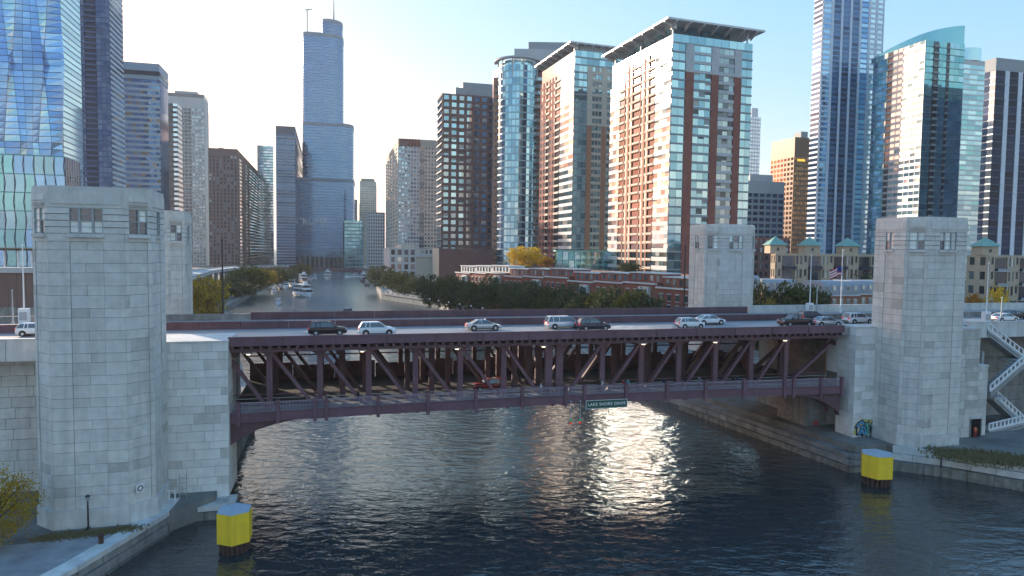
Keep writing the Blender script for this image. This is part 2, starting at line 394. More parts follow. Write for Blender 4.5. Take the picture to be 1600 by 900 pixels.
def gusset(s, t, z, r, wd, up, name='gusset_plate', sides=(1, 1)):
    """plate with two concave fillets where a post meets a chord"""
    pts = []; k = 6; sg = 1 if up else -1
    hl = wd / 2
    L_ = [(s - hl - (r * (1 - math.sin(math.pi / 2 * i / k))) * sides[0], z - sg * r * (1 - math.cos(math.pi / 2 * i / k))) for i in range(k + 1)]
    R_ = [(s + hl + (r * (1 - math.sin(math.pi / 2 * i / k))) * sides[1], z - sg * r * (1 - math.cos(math.pi / 2 * i / k))) for i in range(k + 1)]
    ring = L_ + R_[::-1]
    mb = MB(); a = [(p[0], t - .36, p[1]) for p in ring]; b = [(p[0], t + .36, p[1]) for p in ring]
    mb.loft([a, b]); return mb.build(name, STEEL, br)
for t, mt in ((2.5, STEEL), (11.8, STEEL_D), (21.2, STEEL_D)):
    for v in VS:
        B('truss_post', mt, (v - .34, t - .25, 10.6), (v + .34, t + .25, 17.55))
        near = t < 3
        if near or t > 20: gusset(v, t, 17.55, .95, .5, True)
    for i, v in enumerate(VS):
        sgn = 1 if v < CS else -1
        far = v + sgn * 5.55
        if (v < CS and v == 33.36) or (v > CS and abs(v - (2 * CS - 33.36)) < .01): far = CS - sgn * 1.5
        mbar('truss_diagonal', mt, (v + sgn * .35, t, 17.3), (far - sgn * .35, t, 10.7), .4, .58, Vector((0, 1, 0)))
    for sg in (-1, 1):
        e0 = 0 if sg < 0 else 84.1
        mbar('truss_diagonal', mt, (e0 if sg < 0 else 84, t, 16.6), ((4.1 if sg < 0 else 2 * CS - 4.1), t, 10.7), .4, .58, Vector((0, 1, 0)))
    for sg in (-1, 1):
        B('centre_post', mt, (CS + sg * .75 - .5, t - .3, 10.6), (CS + sg * .75 + .5, t + .3, 17.55))
        if t < 3:
            gusset(CS + sg * .75, t, 10.62, 1.9, 1.0, False, 'centre_gusset', (1, 0) if sg < 0 else (0, 1))
            gusset(CS + sg * .75, t, 17.55, 1.1, 1.0, True, 'centre_gusset', (1, 0) if sg < 0 else (0, 1))
for v in VS + [0.4, CS - .75, CS + .75, 83.6]:
    B('floor_beam', STEEL_D, (v - .2, 2.2, 17.0), (v + .2, 21.6, 17.5))
    B('floor_beam', STEEL_D, (v - .2, .2, 9.75), (v + .2, 21.6, 10.18))
for v in VS[::2]:
    mbar('sway_brace', STEEL_D, (v, 2.8, 14.2), (v, 5.0, 16.95), .22)
    mbar('sway_brace', STEEL_D, (v, 20.9, 14.2), (v, 18.7, 16.95), .22)
for z in (11.3, 11.75, 12.2):
    for a, b in ((0, CS - .1), (CS + .1, 84)): B('guard_rail', GREYM if z < 12 else STEEL, (a, 3.02, z), (b, 3.1, z + .08))
    B('guard_rail', STEEL_D, (0, 20.6, z), (84, 20.68, z + .08))
for i in range(14):                          # far-side lower barrier and the longitudinal stringers under the roadway
    a = 84.1 / 14 * i; b = 84.1 / 14 * (i + 1)
    B('lower_barrier', STEEL_D, (a + .04, 21.65, 10.4), (b - .04, 21.85, 12.7 if i % 2 else 13.1))
    B('far_band', STEEL_D, (a, 21.7, 14.1), (b, 21.8, 14.3))
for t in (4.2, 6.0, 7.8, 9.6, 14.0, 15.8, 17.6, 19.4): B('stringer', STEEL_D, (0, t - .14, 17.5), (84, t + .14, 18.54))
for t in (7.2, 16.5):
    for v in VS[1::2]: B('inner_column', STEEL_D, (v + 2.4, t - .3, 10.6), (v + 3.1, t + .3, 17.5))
# pedestrian walkway on the near side
RP = [1.03, 5.39, 9.58, 10.91, 17.01, 23.11, 29.16, 35.27, 41.2, 43.8, 49.77, 55.84, 61.74, 67.82, 74.44, 75.94, 80.63, 84.2]
crown = lambda s: 11.88 + .42 * (1 - ((s - 41) / 42) ** 2)
MESH = mat('rail_mesh', (.34, .27, .32), .5, var=.1)
for a, b in zip([-.3] + RP, RP):
    za, zb = crown(a), crown(b); ga = .0
    mb = MB(); mb.hexa([(a, .02, za - 2.2), (b, .02, zb - 2.2), (b, .3, zb - 2.2), (a, .3, za - 2.2), (a, .02, za - 1.28), (b, .02, zb - 1.28), (b, .3, zb - 1.28), (a, .3, za - 1.28)]); mb.build('edge_beam', STEEL, br)
    mb = MB(); mb.hexa([(a, -.1, za - 2.28), (b, -.1, zb - 2.28), (b, .42, zb - 2.28), (a, .42, za - 2.28), (a, -.1, za - 2.2), (b, -.1, zb - 2.2), (b, .42, zb - 2.2), (a, .42, za - 2.2)])
    mb.hexa([(a, -.1, za - 1.28), (b, -.1, zb - 1.28), (b, .42, zb - 1.28), (a, .42, za - 1.28), (a, -.1, za - 1.2), (b, -.1, zb - 1.2), (b, .42, zb - 1.2), (a, .42, za - 1.2)]); mb.build('beam_flange', STEEL, br)
    mb = MB(); mb.hexa([(a, .3, za - 1.5), (b, .3, zb - 1.5), (b, 2.9, zb - 1.5), (a, 2.9, za - 1.5), (a, .3, za - 1.22), (b, .3, zb - 1.22), (b, 2.9, zb - 1.22), (a, 2.9, za - 1.22)]); mb.build('walkway_slab', CONC_D, br)
    if b - a > .5:
        mb = MB()
        for h in (0, -.16, -.62, -1.08):
            mb.bar((a + .2, .1, za + h - .04), (b - .2, .1, zb + h - .04), .06, .07 if h == 0 else .035)
        k = int((b - a) / .16)
        for i in range(1, k):
            f = i / k; x = a + (b - a) * f; zt = za + (zb - za) * f
            wd = .07 if i % 8 == 0 else .045
            mb.lohi((x - wd / 2, .08, zt - 1.12), (x + wd / 2, .12, zt - .06))
        mb.build('rail_panel', MESH, br)
for s in RP:
    z = crown(s); B('rail_post', STEEL, (s - .2, -.2, z - 2.6), (s + .2, .24, z + .12)); B('post_cap', STEEL, (s - .25, -.25, z + .12), (s + .25, .29, z + .2))
# curved end brackets under the walkway
for sg in (-1, 1):
    pts = []; x0 = -.4 if sg < 0 else 84.3
    for i in range(9):
        q = i / 8 * math.pi / 2; pts.append((x0 - sg * 7.2 * (1 - math.cos(q)), 6.6 + 3.1 * math.sin(q)))
    pts = [(x0 - sg * a, z) for a, z in ((0, 6.2), (.5, 7.0), (1.7, 7.75), (3.3, 8.6), (5.5, 9.25), (8.0, 9.7))]
    ring = pts + [(x0 - sg * 8.0, 10.0), (x0, 10.0)]
    for t in (.35, 2.6, 11.4, 20.8):
        mb = MB(); mb.loft([[(p[0], t, p[1]) for p in ring], [(p[0], t + .7, p[1]) for p in ring]]); mb.build('arch_bracket', STEEL_D, br)
B('bearing_shelf', STEEL_D, (81.4, .3, 8.4), (84.2, 2.2, 9.3))
LAMP = mat('lamp_glow', (1, .82, .55), .4, var=0, emit=1.2)
for i, px in enumerate((388, 566, 714, 849, 1005, 1117, 1226)):
    s, z = onT(px, 548, 1.4)
    B('lamp_housing', GREYM, (s - .5, 1.15, 17.5), (s + .5, 1.65, 17.66)); o = B('lamp_lens', LAMP, (s - .2, 1.2, 17.4), (s + .2, 1.6, 17.5))

# street-name board and navigation lights
sg = empty('street_name_sign', 'green board lettered LAKE SHORE DRIVE on the walkway rail', 'sign', W(46.85, -.32, 9.85), TH)
GREEN = mat('sign_green', (.015, .09, .06), .4, var=.05)
part('sign_board', sg, GREEN, I4, (0, 0, 0), (6.0, .08, 1.15))
for z in (-.54, .54): part('border', sg, WHITE, I4, (0, -.05, z), (5.9, .03, .06))
for x in (-2.93, 2.93): part('border', sg, WHITE, I4, (x, -.05, 0), (.06, .03, 1.1))
text('lettering', 'LAKE SHORE DRIVE', .57, WHITE, sg, Matrix.Translation((0, -.06, 0)), .01)
RED = mat('signal_red', (.75, .03, .03), .35, var=0, emit=.15); GRN = mat('signal_green', (.02, .35, .16), .35, var=0, emit=.1)
for i, px in enumerate((892, 907)):
    s, z = onT(px, 640, -.4)
    e = empty('navigation_light', ('left' if i == 0 else 'right') + ' one of two red and green navigation lights hung under the bridge centre', 'signal light', W(s, -.4, 7.4), TH, 'navigation lights')
    part('hanger', e, GREYM, I4, (0, 0, 1.8), (.07, .07, 2.4)); part('arm', e, GREYM, I4, (0, .2, 3.0), (.3, .5, .08))
    MB().tube((0, 0, .35), (0, 0, .65), .17, .14, 10).build('green_lens', GRN, e); MB().tube((0, 0, 0), (0, 0, .32), .14, .17, 10).build('red_lens', RED, e)

# ================================================================== STONE TOWERS
WINF = mat('window_frame_grey', (.34, .36, .36), .6, var=.08)
PANE = mat('tower_glass', (.72, .76, .72), .12, 0, var=.1, orand=.16, spec=.8)
PANE_D = glass('tower_glass_dark', (.16, .18, .2), .06, .6, .3)
def tower(name, label, s0, t0, zb, z1, seed, faces=(0, 1, 2, 3, 4), detail=True, plinth=None):
    """octagonal limestone bridge house; faces 0 left side, 1 left chamfer, 2 front, 3 right chamfer, 4 right side"""
    WW, D, c = 10.6, 9.5, 2.0
    e = empty(name, label, 'tower', W(s0 + WW / 2, t0 + D / 2, zb), TH); rnd = random.Random(seed)
    P = [Vector((-WW / 2, D / 2 - c, 0)), Vector((-WW / 2, -D / 2 + c, 0)), Vector((-WW / 2 + c, -D / 2, 0)), Vector((WW / 2 - c, -D / 2, 0)), Vector((WW / 2, -D / 2 + c, 0)), Vector((WW / 2, D / 2 - c, 0)), Vector((WW / 2 - c, D / 2, 0)), Vector((-WW / 2 + c, D / 2, 0))]
    H = z1 - zb; hs = H - 5.3; hw0 = H - 4.55; hw1 = H - 2.05        # shaft top, window band
    inn = [p * .925 for p in P]
    mb = MB(); mb.prism([(p.x, p.y) for p in inn], -.5, H - .2); mb.build('core', JOINT, e)
    # attic block, roof slab
    mb = MB(); mb.prism([(p.x * 1.0, p.y * 1.0) for p in P], hw1, H - .45); mb.build('attic', STONE, e)
    mb = MB(); mb.prism([(p.x * .99, p.y * .99) for p in P], H - .45, H); mb.build('roof_slab', STONE, e)
    mb = MB(); mb.prism([(p.x * 1.035, p.y * 1.035) for p in P], -.6, 1.0 if plinth is None else plinth); mb.build('plinth', CONC, e)
    pl = 1.0 if plinth is None else plinth
    for k in range(8):
        a, b = P[k], P[(k + 1) % 8]; d = (b - a); L = d.length; d.normalize(); inn_ = Vector((-d.y, d.x, 0))
        M = frame(a, d, inn_)
        if k not in faces:
            part('plain_wall', e, STONE, M, (L / 2, .1, (pl + hw1) / 2), (L, .25, hw1 - pl)); continue
        corner = k in (1, 3)
        ww = 1.9 if corner else (2.9 if k == 2 else 1.5)           # bay width
        b0, b1 = L / 2 - ww / 2, L / 2 + ww / 2
        # shaft stones: alternating course heights, bay slightly recessed
        z = pl; ci = 0
        while z < hs - .2:
            ch = (1.28, .92)[ci % 2]
            if hs - z - ch < .5: ch = hs - z
            for (x0, x1, rec) in ((0, b0, 0), (b0, b1, .07), (b1, L, 0)):
                if x1 - x0 < .3: continue
                ln = x1 - x0; nn = max(1, round(ln / 2.1)) + (1 if (ln > 2.2 and ci % 2) else 0)
                cuts = [x0] + sorted(x0 + ln * (i + .5 * (ci % 2) * rnd.uniform(.6, 1.2) * 0 + rnd.uniform(-.15, .15)) / nn for i in range(1, nn)) + [x1]
                for u0, u1 in zip(cuts, cuts[1:]):
                    m = STONE_D if rnd.random() < .1 else STONE
                    part('stone_block', e, m, M, ((u0 + u1) / 2, rec + .15 + rnd.uniform(-.008, .008), z + ch / 2), (u1 - u0 - .03, .3, ch - .03))
            z += ch; ci += 1
        # string course stones under the windows
        part('string_course', e, STONE, M, (L / 2, .13, (hs + hw0) / 2), (L - .02, .3, hw0 - hs - .02))
        part('sill', e, CONC, M, (L / 2, -.06, hw0 - .18), (ww + .25, .42, .36))
        # rusticated courses beside the window
        nr = 4; rh = (hw1 - hw0) / nr
        for i in range(nr):
            for x0, x1 in ((0, b0), (b1, L)):
                if x1 - x0 > .2: part('rusticated_course', e, STONE, M, ((x0 + x1) / 2, .14, hw0 + rh * (i + .5)), (x1 - x0, .3, rh - .07))
        # window
        fr = empty_part('window', e, M, (L / 2, .06, hw0))
        hgt = hw1 - hw0
        cols = [(-.5, -.21), (-.19, .19), (.21, .5)] if k == 2 else ([(-.5, .02), (.04, .5)] if corner else [(-.5, -.02), (.02, .5)])
        part('reveal', fr, WINF, I4, (0, .2, hgt / 2), (ww, .1, hgt))
        for f0, f1 in cols:
            wd = (f1 - f0) * ww
            for q in (0, 1):
                zz = hgt * (.03 + .485 * q); pm = PANE if rnd.random() < .7 else PANE_D
                part('pane', fr, pm, I4, ((f0 + f1) / 2 * ww, .1, zz + hgt * .235), (wd - .12, .04, hgt * .44))
                part('sash_bar', fr, WINF, I4, ((f0 + f1) / 2 * ww, .05, zz + hgt * .235), (wd - .1, .05, .05))
            part('mullion', fr, WINF, I4, (f0 * ww + .02, .02, hgt / 2), (.1, .14, hgt)); part('mullion', fr, WINF, I4, (f1 * ww - .02, .02, hgt / 2), (.1, .14, hgt))
        part('transom', fr, WINF, I4, (0, .0, hgt * .5), (ww, .12, .09)); part('transom', fr, WINF, I4, (0, .0, hgt * .985), (ww, .14, .1))
        # attic panels
        part('attic_panel', e, STONE, M, (L / 2, -.03, hw1 + .8), (ww + .1 if corner else L - .6, .1, .9))
        if corner:
            for q in range(3): part('fluting', e, STONE_D, M, (L / 2, -.1, hw1 + .25 + q * .22), (ww, .1, .1))
    return e
def empty_part(name, par, M, loc):
    o = link(name, None, par); o.matrix_basis = M @ Matrix.Translation(loc); o.empty_display_size = .2; return o
# windows are sub-assemblies: a frame mesh carries its panes
def empty_part(name, par, M, loc):
    o = MB().box((0, .27, .6), (.6, .02, .6)).build(name, WINF, par); o.matrix_basis = M @ Matrix.Translation(loc); return o
TZ = 35.4
tower('bridge_house_tower', 'large grey limestone bridge tower on the left bank, nearest the camera', -16.7, -9.2, 2.2, TZ + .3, 1, plinth=1.9)
tower('bridge_house_tower', 'grey limestone bridge tower on the right bank beside the zigzag stairs', 89.0, -7.6, 3.2, TZ, 2, plinth=1.7)
tower('bridge_house_tower', 'limestone bridge tower at the far right corner of the deck, before the cream high-rise', 78.8, 28, 12, TZ, 3, plinth=6.9)
tower('bridge_house_tower', 'half-hidden limestone bridge tower just behind the big left tower', -20.6, 28, 12, TZ, 4, faces=(2, 3, 4), plinth=6.5)

def pier_box(name, label, s0, s1, t0, t1, z0, z1, seed, sides=('f',), bl=2.6, m=None, base=1.6):
    e = empty(name, label, 'pier', W(s0, t0, 0), TH); rnd = random.Random(seed); m = m or CONC
    part('core', e, JOINT, I4, ((s1 - s0) / 2, (t1 - t0) / 2, (z0 + z1) / 2), (s1 - s0 - .3, t1 - t0 - .3, z1 - z0))
    fr = {'f': (Vector((0, 0, 0)), Vector((1, 0, 0)), Vector((0, 1, 0)), s1 - s0), 'l': (Vector((0, t1 - t0, 0)), Vector((0, -1, 0)), Vector((1, 0, 0)), t1 - t0), 'r': (Vector((s1 - s0, 0, 0)), Vector((0, 1, 0)), Vector((-1, 0, 0)), t1 - t0)}
    for k in sides:
        o, x, y, L = fr[k]; M = frame(o, x, y); z = z0; ci = 0
        while z < z1 - .3:
            ch = base if ci == 0 else (1.2, .85)[ci % 2]
            if z1 - z - ch < .5: ch = z1 - z
            xx = 0; off = rnd.uniform(.3, 1) * bl
            while xx < L - .02:
                wd = off if xx == 0 else bl * rnd.uniform(.8, 1.25); wd = min(wd, L - xx)
                if L - xx - wd < .6: wd = L - xx
                part('stone_block', e, m if rnd.random() > .2 or m is CONC_D else STONE, M, (xx + wd / 2, .15 + rnd.uniform(-.006, .006), z + ch / 2), (wd - .03, .3, ch - .03)); xx += wd
            z += ch; ci += 1
    part('coping', e, CONC, I4, ((s1 - s0) / 2, (t1 - t0) / 2, z1 + .12), (s1 - s0 + .14, t1 - t0 + .14, .24))
    return e
sL = onT(357, 660, -1.0)[0]
pier_box('bridge_pier', 'pale stone pier between the left tower and the bridge span', -9.5, sL, -1.0, 6, 1.4, 19.2, 5, ('f', 'r'), 2.4, PALE)
sR0 = onT(1335, 600, -1.0)[0]; sR1 = onT(1395, 600, -1.0)[0]
pier_box('bridge_pier', 'pale stone pier with graffiti between the span and the right tower', sR0, sR1 + .4, -1.0, 2.6, 2.2, 19.3, 6, ('f', 'l'), 2.6, PALE)
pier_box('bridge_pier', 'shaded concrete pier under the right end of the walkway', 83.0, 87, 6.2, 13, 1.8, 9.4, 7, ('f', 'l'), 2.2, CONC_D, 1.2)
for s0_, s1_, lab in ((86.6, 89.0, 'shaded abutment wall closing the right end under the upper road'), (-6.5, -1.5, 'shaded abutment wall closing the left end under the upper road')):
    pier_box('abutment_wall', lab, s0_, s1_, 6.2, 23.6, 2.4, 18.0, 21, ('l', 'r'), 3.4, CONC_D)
# operator's recess beside the right pier
e = empty('machinery_cabin', 'pale cabin with a maroon strip beside the right pier under the road', 'cabin', W(sR0 - .02, 2.7, 0), TH)
part('wall_panel', e, PALE, I4, (1.5, 1.2, 15.4), (3, 2.4, 6.4)); part('roof', e, PALE, I4, (.9, .8, 18.85), (4.2, 3.6, .5)); part('maroon_strip', e, STEEL, I4, (-.03, 1.2, 16.6), (.06, 1.8, .7))
part('conduit', e, mat('ochre_pipe', (.4, .25, .1), .6), I4, (-.1, 2.3, 12.4), (.12, .12, 6)); part('conduit', e, GREYM, I4, (-.1, 2.05, 12.4), (.1, .1, 6))
pier_box('abutment', 'tall stone abutment with a dark doorway right of the right tower', 100.6, 104.4, -4.6, 4, 3.0, 19.2, 8, ('f', 'l'), 2.0, STONE_D)
pier_box('abutment', 'lower stone abutment block beside the zigzag stairs', 104.45, 106.6, -4.2, 4, 3.0, 13.6, 9, ('f',), 2.0, STONE_D)
# ================================================================== CITY
class Bld:
    """two visible faces meeting at the corner column pc at depth Y; mode L: front face left of the corner, R: front face right of it"""
    def __init__(s, name, label, mode, pl, pc, pr, Y, ytop, z0=2.2, th=15, dl=None, dr=None, cap=0, cat='building', ztop=None):
        th = rad(th); u = Vector((math.cos(th), math.sin(th), 0)); v = Vector((-math.sin(th), math.cos(th), 0))
        C = at(pc, Y, z0); s.C = C; s.z0 = z0
        s.H = (ztop if ztop is not None else atY(pc, ytop, Y).z) - z0
        A, Bd = (-u, v) if mode == 'L' else (v, u)
        s.a = dl if dl else abs(ext(C, A, pl)); s.b = dr if dr else abs(ext(C, Bd, pr))
        s.A, s.B = A, Bd; s.u, s.v = u, v
        s.e = empty(name, label, cat, C); s.P = Pieces(s.e, cap)
        s.FL = frame(A * s.a, -A, Bd); s.FR = frame(Vector((0, 0, 0)), Bd, A); s.mode = mode
    def core(s, m, z0=0, z1=None, ins=.0, name='core'):
        z1 = s.H if z1 is None else z1
        i = ins; pts = [s.A * i + s.B * i, s.B * (s.b - i) + s.A * i, s.A * (s.a - i) + s.B * (s.b - i), s.A * (s.a - i) + s.B * i]
        mb = MB(); mb.prism([(p.x, p.y) for p in pts], z0, z1); return mb.build(name, m, s.e)
    def roofbox(s, fa0, fa1, fb0, fb1, z0, z1, m, name='penthouse'):
        pts = [s.A * (s.a * x) + s.B * (s.b * y) for x, y in ((fa0, fb0), (fa0, fb1), (fa1, fb1), (fa1, fb0))]
        mb = MB(); mb.prism([(p.x, p.y) for p in pts], z0, z1); return mb.build(name, m, s.e)
    def done(s): s.P.flush(); return s.e

def glaze(P, M, x0, x1, z0, z1, m, rnd, tilt=0.0, nm='window', y=-.06):
    c = ((x0 + x1) / 2, y, (z0 + z1) / 2); mm = m[rnd.randrange(len(m))] if isinstance(m, (list, tuple)) else m
    MM = M
    if tilt: MM = M @ Matrix.Translation(c) @ Matrix.Rotation(rnd.gauss(0, tilt), 4, 'Z') @ Matrix.Rotation(rnd.gauss(0, tilt), 4, 'X') @ Matrix.Translation([-k for k in c])
    P.add(nm, mm, MM, c, (x1 - x0, .1, z1 - z0))

def cols(b, M, L, z0, nf, fh, spec, seed=1, tilt=.003, dep=.3):
    """spec: list of (width share, kind, wall material, glass materials, options)"""
    rnd = random.Random(seed); P = b.P; tot = sum(q[0] for q in spec); x = 0.0
    for q in spec:
        wd = L * q[0] / tot; kind, wm, gm = q[1], q[2], q[3]; op = q[4] if len(q) > 4 else {}
        x0, x1 = x, x + wd; x = x1; H = nf * fh
        lo = op.get('z0', 0); hi = op.get('z1', nf)
        if kind == 'solid':
            P.add('wall_strip', wm, M, ((x0 + x1) / 2, -dep / 2 - .05, z0 + (lo + hi) / 2 * fh), (wd, dep + .1, (hi - lo) * fh)); continue
        nb = op.get('nb', 1); bw = wd / nb
        for f in range(lo, hi):
            zf = z0 + f * fh
            bf = op.get('band', .35)
            if kind == 'balc':
                P.add('balcony_slab', wm, M, ((x0 + x1) / 2, -.25 - op.get('out', 0) / 2, zf + .12), (wd, .9 + op.get('out', 0), .26))
                P.add('balcony_rail', op.get('rail', wm), M, ((x0 + x1) / 2, -.6 - op.get('out', 0), zf + .75), (wd * .98, .06, .9))
                glaze(P, M, x0 + wd * .1, x1 - wd * .1, zf + .3, zf + fh - .3, gm, rnd, 0, 'window', .1); continue
            if bf > 0: P.add('spandrel', wm, M, ((x0 + x1) / 2, -dep / 2, zf + bf * fh / 2), (wd, dep, bf * fh))
            for k in range(nb):
                c0, c1 = x0 + bw * k, x0 + bw * (k + 1); pw = op.get('pier', .0) * bw
                glaze(P, M, c0 + pw / 2 + op.get('gap', .06), c1 - pw / 2 - op.get('gap', .06), zf + bf * fh + .04, zf + fh - .04, gm, rnd, tilt)
                if rnd.random() < op.get('blind', 0):
                    bh = rnd.uniform(.25, .9) * (fh * (1 - bf) - .1); P.add('blind', BLIND[rnd.randrange(3)], M, ((c0 + c1) / 2, -.125, zf + fh - .05 - bh / 2), (bw - pw - .2, .02, bh))
        pw = op.get('pier', 0) * bw
        if pw > 0:
            for k in range(nb + 1):
                xx = x0 + bw * k; w_ = pw if 0 < k < nb else pw / 2; xc = xx if 0 < k < nb else (xx + pw / 4 if k == 0 else xx - pw / 4)
                P.add('pier', op.get('pm', wm), M, (xc, -dep / 2 - op.get('pout', .03) / 2, z0 + (lo + hi) / 2 * fh), (w_, dep + op.get('pout', .03), (hi - lo) * fh))

# wall and glass tones
WHT = mat('white_cladding', (.56, .55, .53), .6, var=.06, scale=.1); CREAM = mat('cream_cladding', (.58, .5, .4), .7, var=.08, scale=.1)
TAN = mat('tan_stone', (.42, .36, .29), .8, var=.1, scale=.1); ORANGE = mat('salmon_brick', (.42, .2, .12), .8, var=.12, scale=.3)
BRICK = mat('red_brick', (.27, .10, .075), .85, var=.18, scale=.4, orand=.06); BRICK_D = mat('brown_brick', (.17, .088, .08), .85, var=.15, scale=.3)
BROWN = mat('brown_granite', (.16, .095, .085), .6, var=.12, scale=.2); GREYC = mat('grey_cladding', (.30, .32, .33), .6, var=.08, scale=.1)
LGREY = mat('light_concrete_cladding', (.46, .46, .45), .75, var=.08, scale=.1); BLACKC = mat('black_cladding', (.025, .023, .028), .45, var=.1)
NAVY = mat('navy_cladding', (.03, .06, .13), .4, var=.1); TEALC = mat('teal_spandrel', (.12, .3, .34), .3, .3, var=.08); BLUEC = mat('blue_spandrel', (.12, .22, .38), .25, .5, var=.08)
COPPER = mat('copper_green_roof', (.19, .36, .30), .7, var=.12, scale=.4); ROOFG = mat('grey_roof', (.30, .32, .36), .6, var=.1, scale=.3)
BLIND = [mat('blind_%d' % i, c, .8, var=.05) for i, c in enumerate(((.5, .48, .42), (.35, .36, .36), (.16, .15, .14)))]
GB = [glass('glass_blue_%d' % i, c) for i, c in enumerate(((.22, .40, .66), (.28, .48, .72), (.16, .32, .58), (.36, .55, .76)))]
GC = [glass('glass_cyan_%d' % i, c) for i, c in enumerate(((.38, .58, .66), (.46, .66, .72), (.3, .5, .6), (.2, .36, .45)))]
GT = [glass('glass_teal_%d' % i, c) for i, c in enumerate(((.2, .45, .5), (.26, .53, .57), (.16, .38, .44)))]
GD = [glass('glass_dark_%d' % i, c, .08, .6) for i, c in enumerate(((.06, .07, .09), (.09, .1, .13), (.04, .045, .06)))]
GN = [glass('glass_navy_%d' % i, c, .07, .7) for i, c in enumerate(((.05, .10, .2), (.07, .14, .27), (.035, .07, .15)))]
GW = [glass('glass_window_%d' % i, c, .08, .65) for i, c in enumerate(((.22, .28, .31), (.3, .37, .4), (.13, .16, .18), (.42, .5, .52)))]
GS = [glass('glass_silver_%d' % i, c) for i, c in enumerate(((.5, .6, .7), (.56, .66, .75), (.44, .54, .65)))]

# --- left bank -----------------------------------------------------------------
def quad_part(name, par, m, p, n, th=.25):
    q = [Vector(v) for v in p]; mb = MB(); mb.hexa(q + [v + n * th for v in q]); return mb.build(name, m, par)
# folded glass tower at the left edge: facets lean in and out every few floors
def folded_tower():
    Y = 380; th = rad(15); u = Vector((math.cos(th), math.sin(th), 0)); v = Vector((-math.sin(th), math.cos(th), 0))
    C = at(103, Y, 2.2); e = empty('glass_skyscraper', 'blue folded-glass skyscraper with zigzag facets at the left edge', 'skyscraper', C)
    Lf = abs(ext(C, -u, -25)); Ls = 34; rnd = random.Random(5)
    levels = [0, 42, 84, 126, 168, 212, 260]; edges = [0, .30, .42, .72, .80, 1.0]
    mb = MB(); mb.prism([(p.x, p.y) for p in (v * 3.2 - u * 1.5, v * Ls - u * 1.5, v * Ls - u * Lf, v * 3.2 - u * Lf)], 0, 262); mb.build('core', GN[2], e)
    def pt(j, k):
        s_ = (-1) ** (j + k); x = -Lf * (1 - edges[j]) + (2.2 * s_ if 0 < j < 5 else (1.5 * s_)); y = 1.5 - 1.5 * s_
        return u * x + v * y + Vector((0, 0, levels[k]))
    sets = ([GB[2], GB[0]], [GB[3], GC[0]], [GB[2], GB[0]], [GB[3], GC[1]], [GB[2], GB[1]])
    nobj = 0; rest = MB(); MM = [GB[0], GB[2], GB[3], GC[0]]
    for k in range(len(levels) - 1):
        for j in range(5):
            p00, p10, p01, p11 = pt(j, k), pt(j + 1, k), pt(j, k + 1), pt(j + 1, k + 1)
            nf = 12; nb = 3 if edges[j + 1] - edges[j] > .2 else 1
            for f in range(nf):
                for c in range(nb):
                    def bl(a, b_): return (p00 * (1 - a) + p10 * a) * (1 - b_) + (p01 * (1 - a) + p11 * a) * b_
                    a0, a1 = (c + .02) / nb, (c + .98) / nb; b0, b1 = (f + .05) / nf, (f + .96) / nf
                    n = v + Vector((rnd.gauss(0, .006), rnd.gauss(0, .006), rnd.gauss(0, .006)))
                    q = [bl(a0, b0), bl(a1, b0), bl(a1, b1), bl(a0, b1)]
                    tw = v * rnd.gauss(0, .012); q[0] = q[0] + tw; q[1] = q[1] + tw
                    vis = 2 <= k <= 4 and nobj < 300
                    if vis: quad_part('glass_panel', e, sets[j][rnd.randrange(2)], [q[0], q[1], q[1] + v * .2, q[0] + v * .2, q[3], q[2], q[2] + v * .2, q[3] + v * .2][:4], Vector((0, 0, 0))) if 0 else panel8(e, sets[j][rnd.randrange(2)], q, v); nobj += vis
                    if not vis: rest.quad(q[0], q[1], q[2], q[3], rnd.randrange(4))
    rest.build('glass_panel', MM, e, kind='stuff')
    P = Pieces(e, 60); M = frame(u * -1.5 + v * 3, v, -u)
    for f in range(80):
        P.add('floor_band', BLUEC, M, (Ls / 2, -.1, 3.3 * f + .3), (Ls - 3, .3, .6)); P.add('side_glazing', GC[f % 3], M, (Ls / 2, 0, 3.3 * f + 1.9), (Ls - 3, .2, 2.5))
    P.flush()
def panel8(e, m, q, v):
    mb = MB(); mb.hexa([q[0], q[1], q[1] + v * .2, q[0] + v * .2, q[3], q[2], q[2] + v * .2, q[3] + v * .2]); return mb.build('glass_panel', m, e)
folded_tower()

b = Bld('glass_building', 'low cyan glass building with wavy mullions under the folded skyscraper', 'L', -40, 104, 126, 330, 246, cap=300)
b.core(GN[1], ins=.3)
rnd = random.Random(8)
for M, L, nb in ((b.FL, b.a, 9), (b.FR, b.b, 6)):
    nf = 8; fh = b.H / nf; bw = L / nb
    for f in range(nf):
        b.P.add('floor_band', TEALC, M, (L / 2, -.12, fh * f + .2), (L, .3, .4))
        for k in range(nb):
            glaze(b.P, M, bw * k + .1, bw * (k + 1) - .1, fh * f + .4, fh * (f + 1) - .05, [GC[2], GT[1], GB[1]] if M is b.FL else GN, rnd, .004, 'glass_panel')
    for k in range(nb + 1):
        mb = MB(); px_ = None
        for i in range(nf * 2 + 1):
            p = Vector((bw * k + (.55 if i % 4 == 1 else -.55 if i % 4 == 3 else 0), -.35, b.H * i / (nf * 2)))
            if px_ is not None: mb.bar(M @ px_, M @ p, .22, .3)
            px_ = p
        mb.build('mullion', NAVY, b.e)
b.roofbox(0, 1, 0, 1, b.H, b.H + .6, TEALC, 'roof_edge'); b.done()

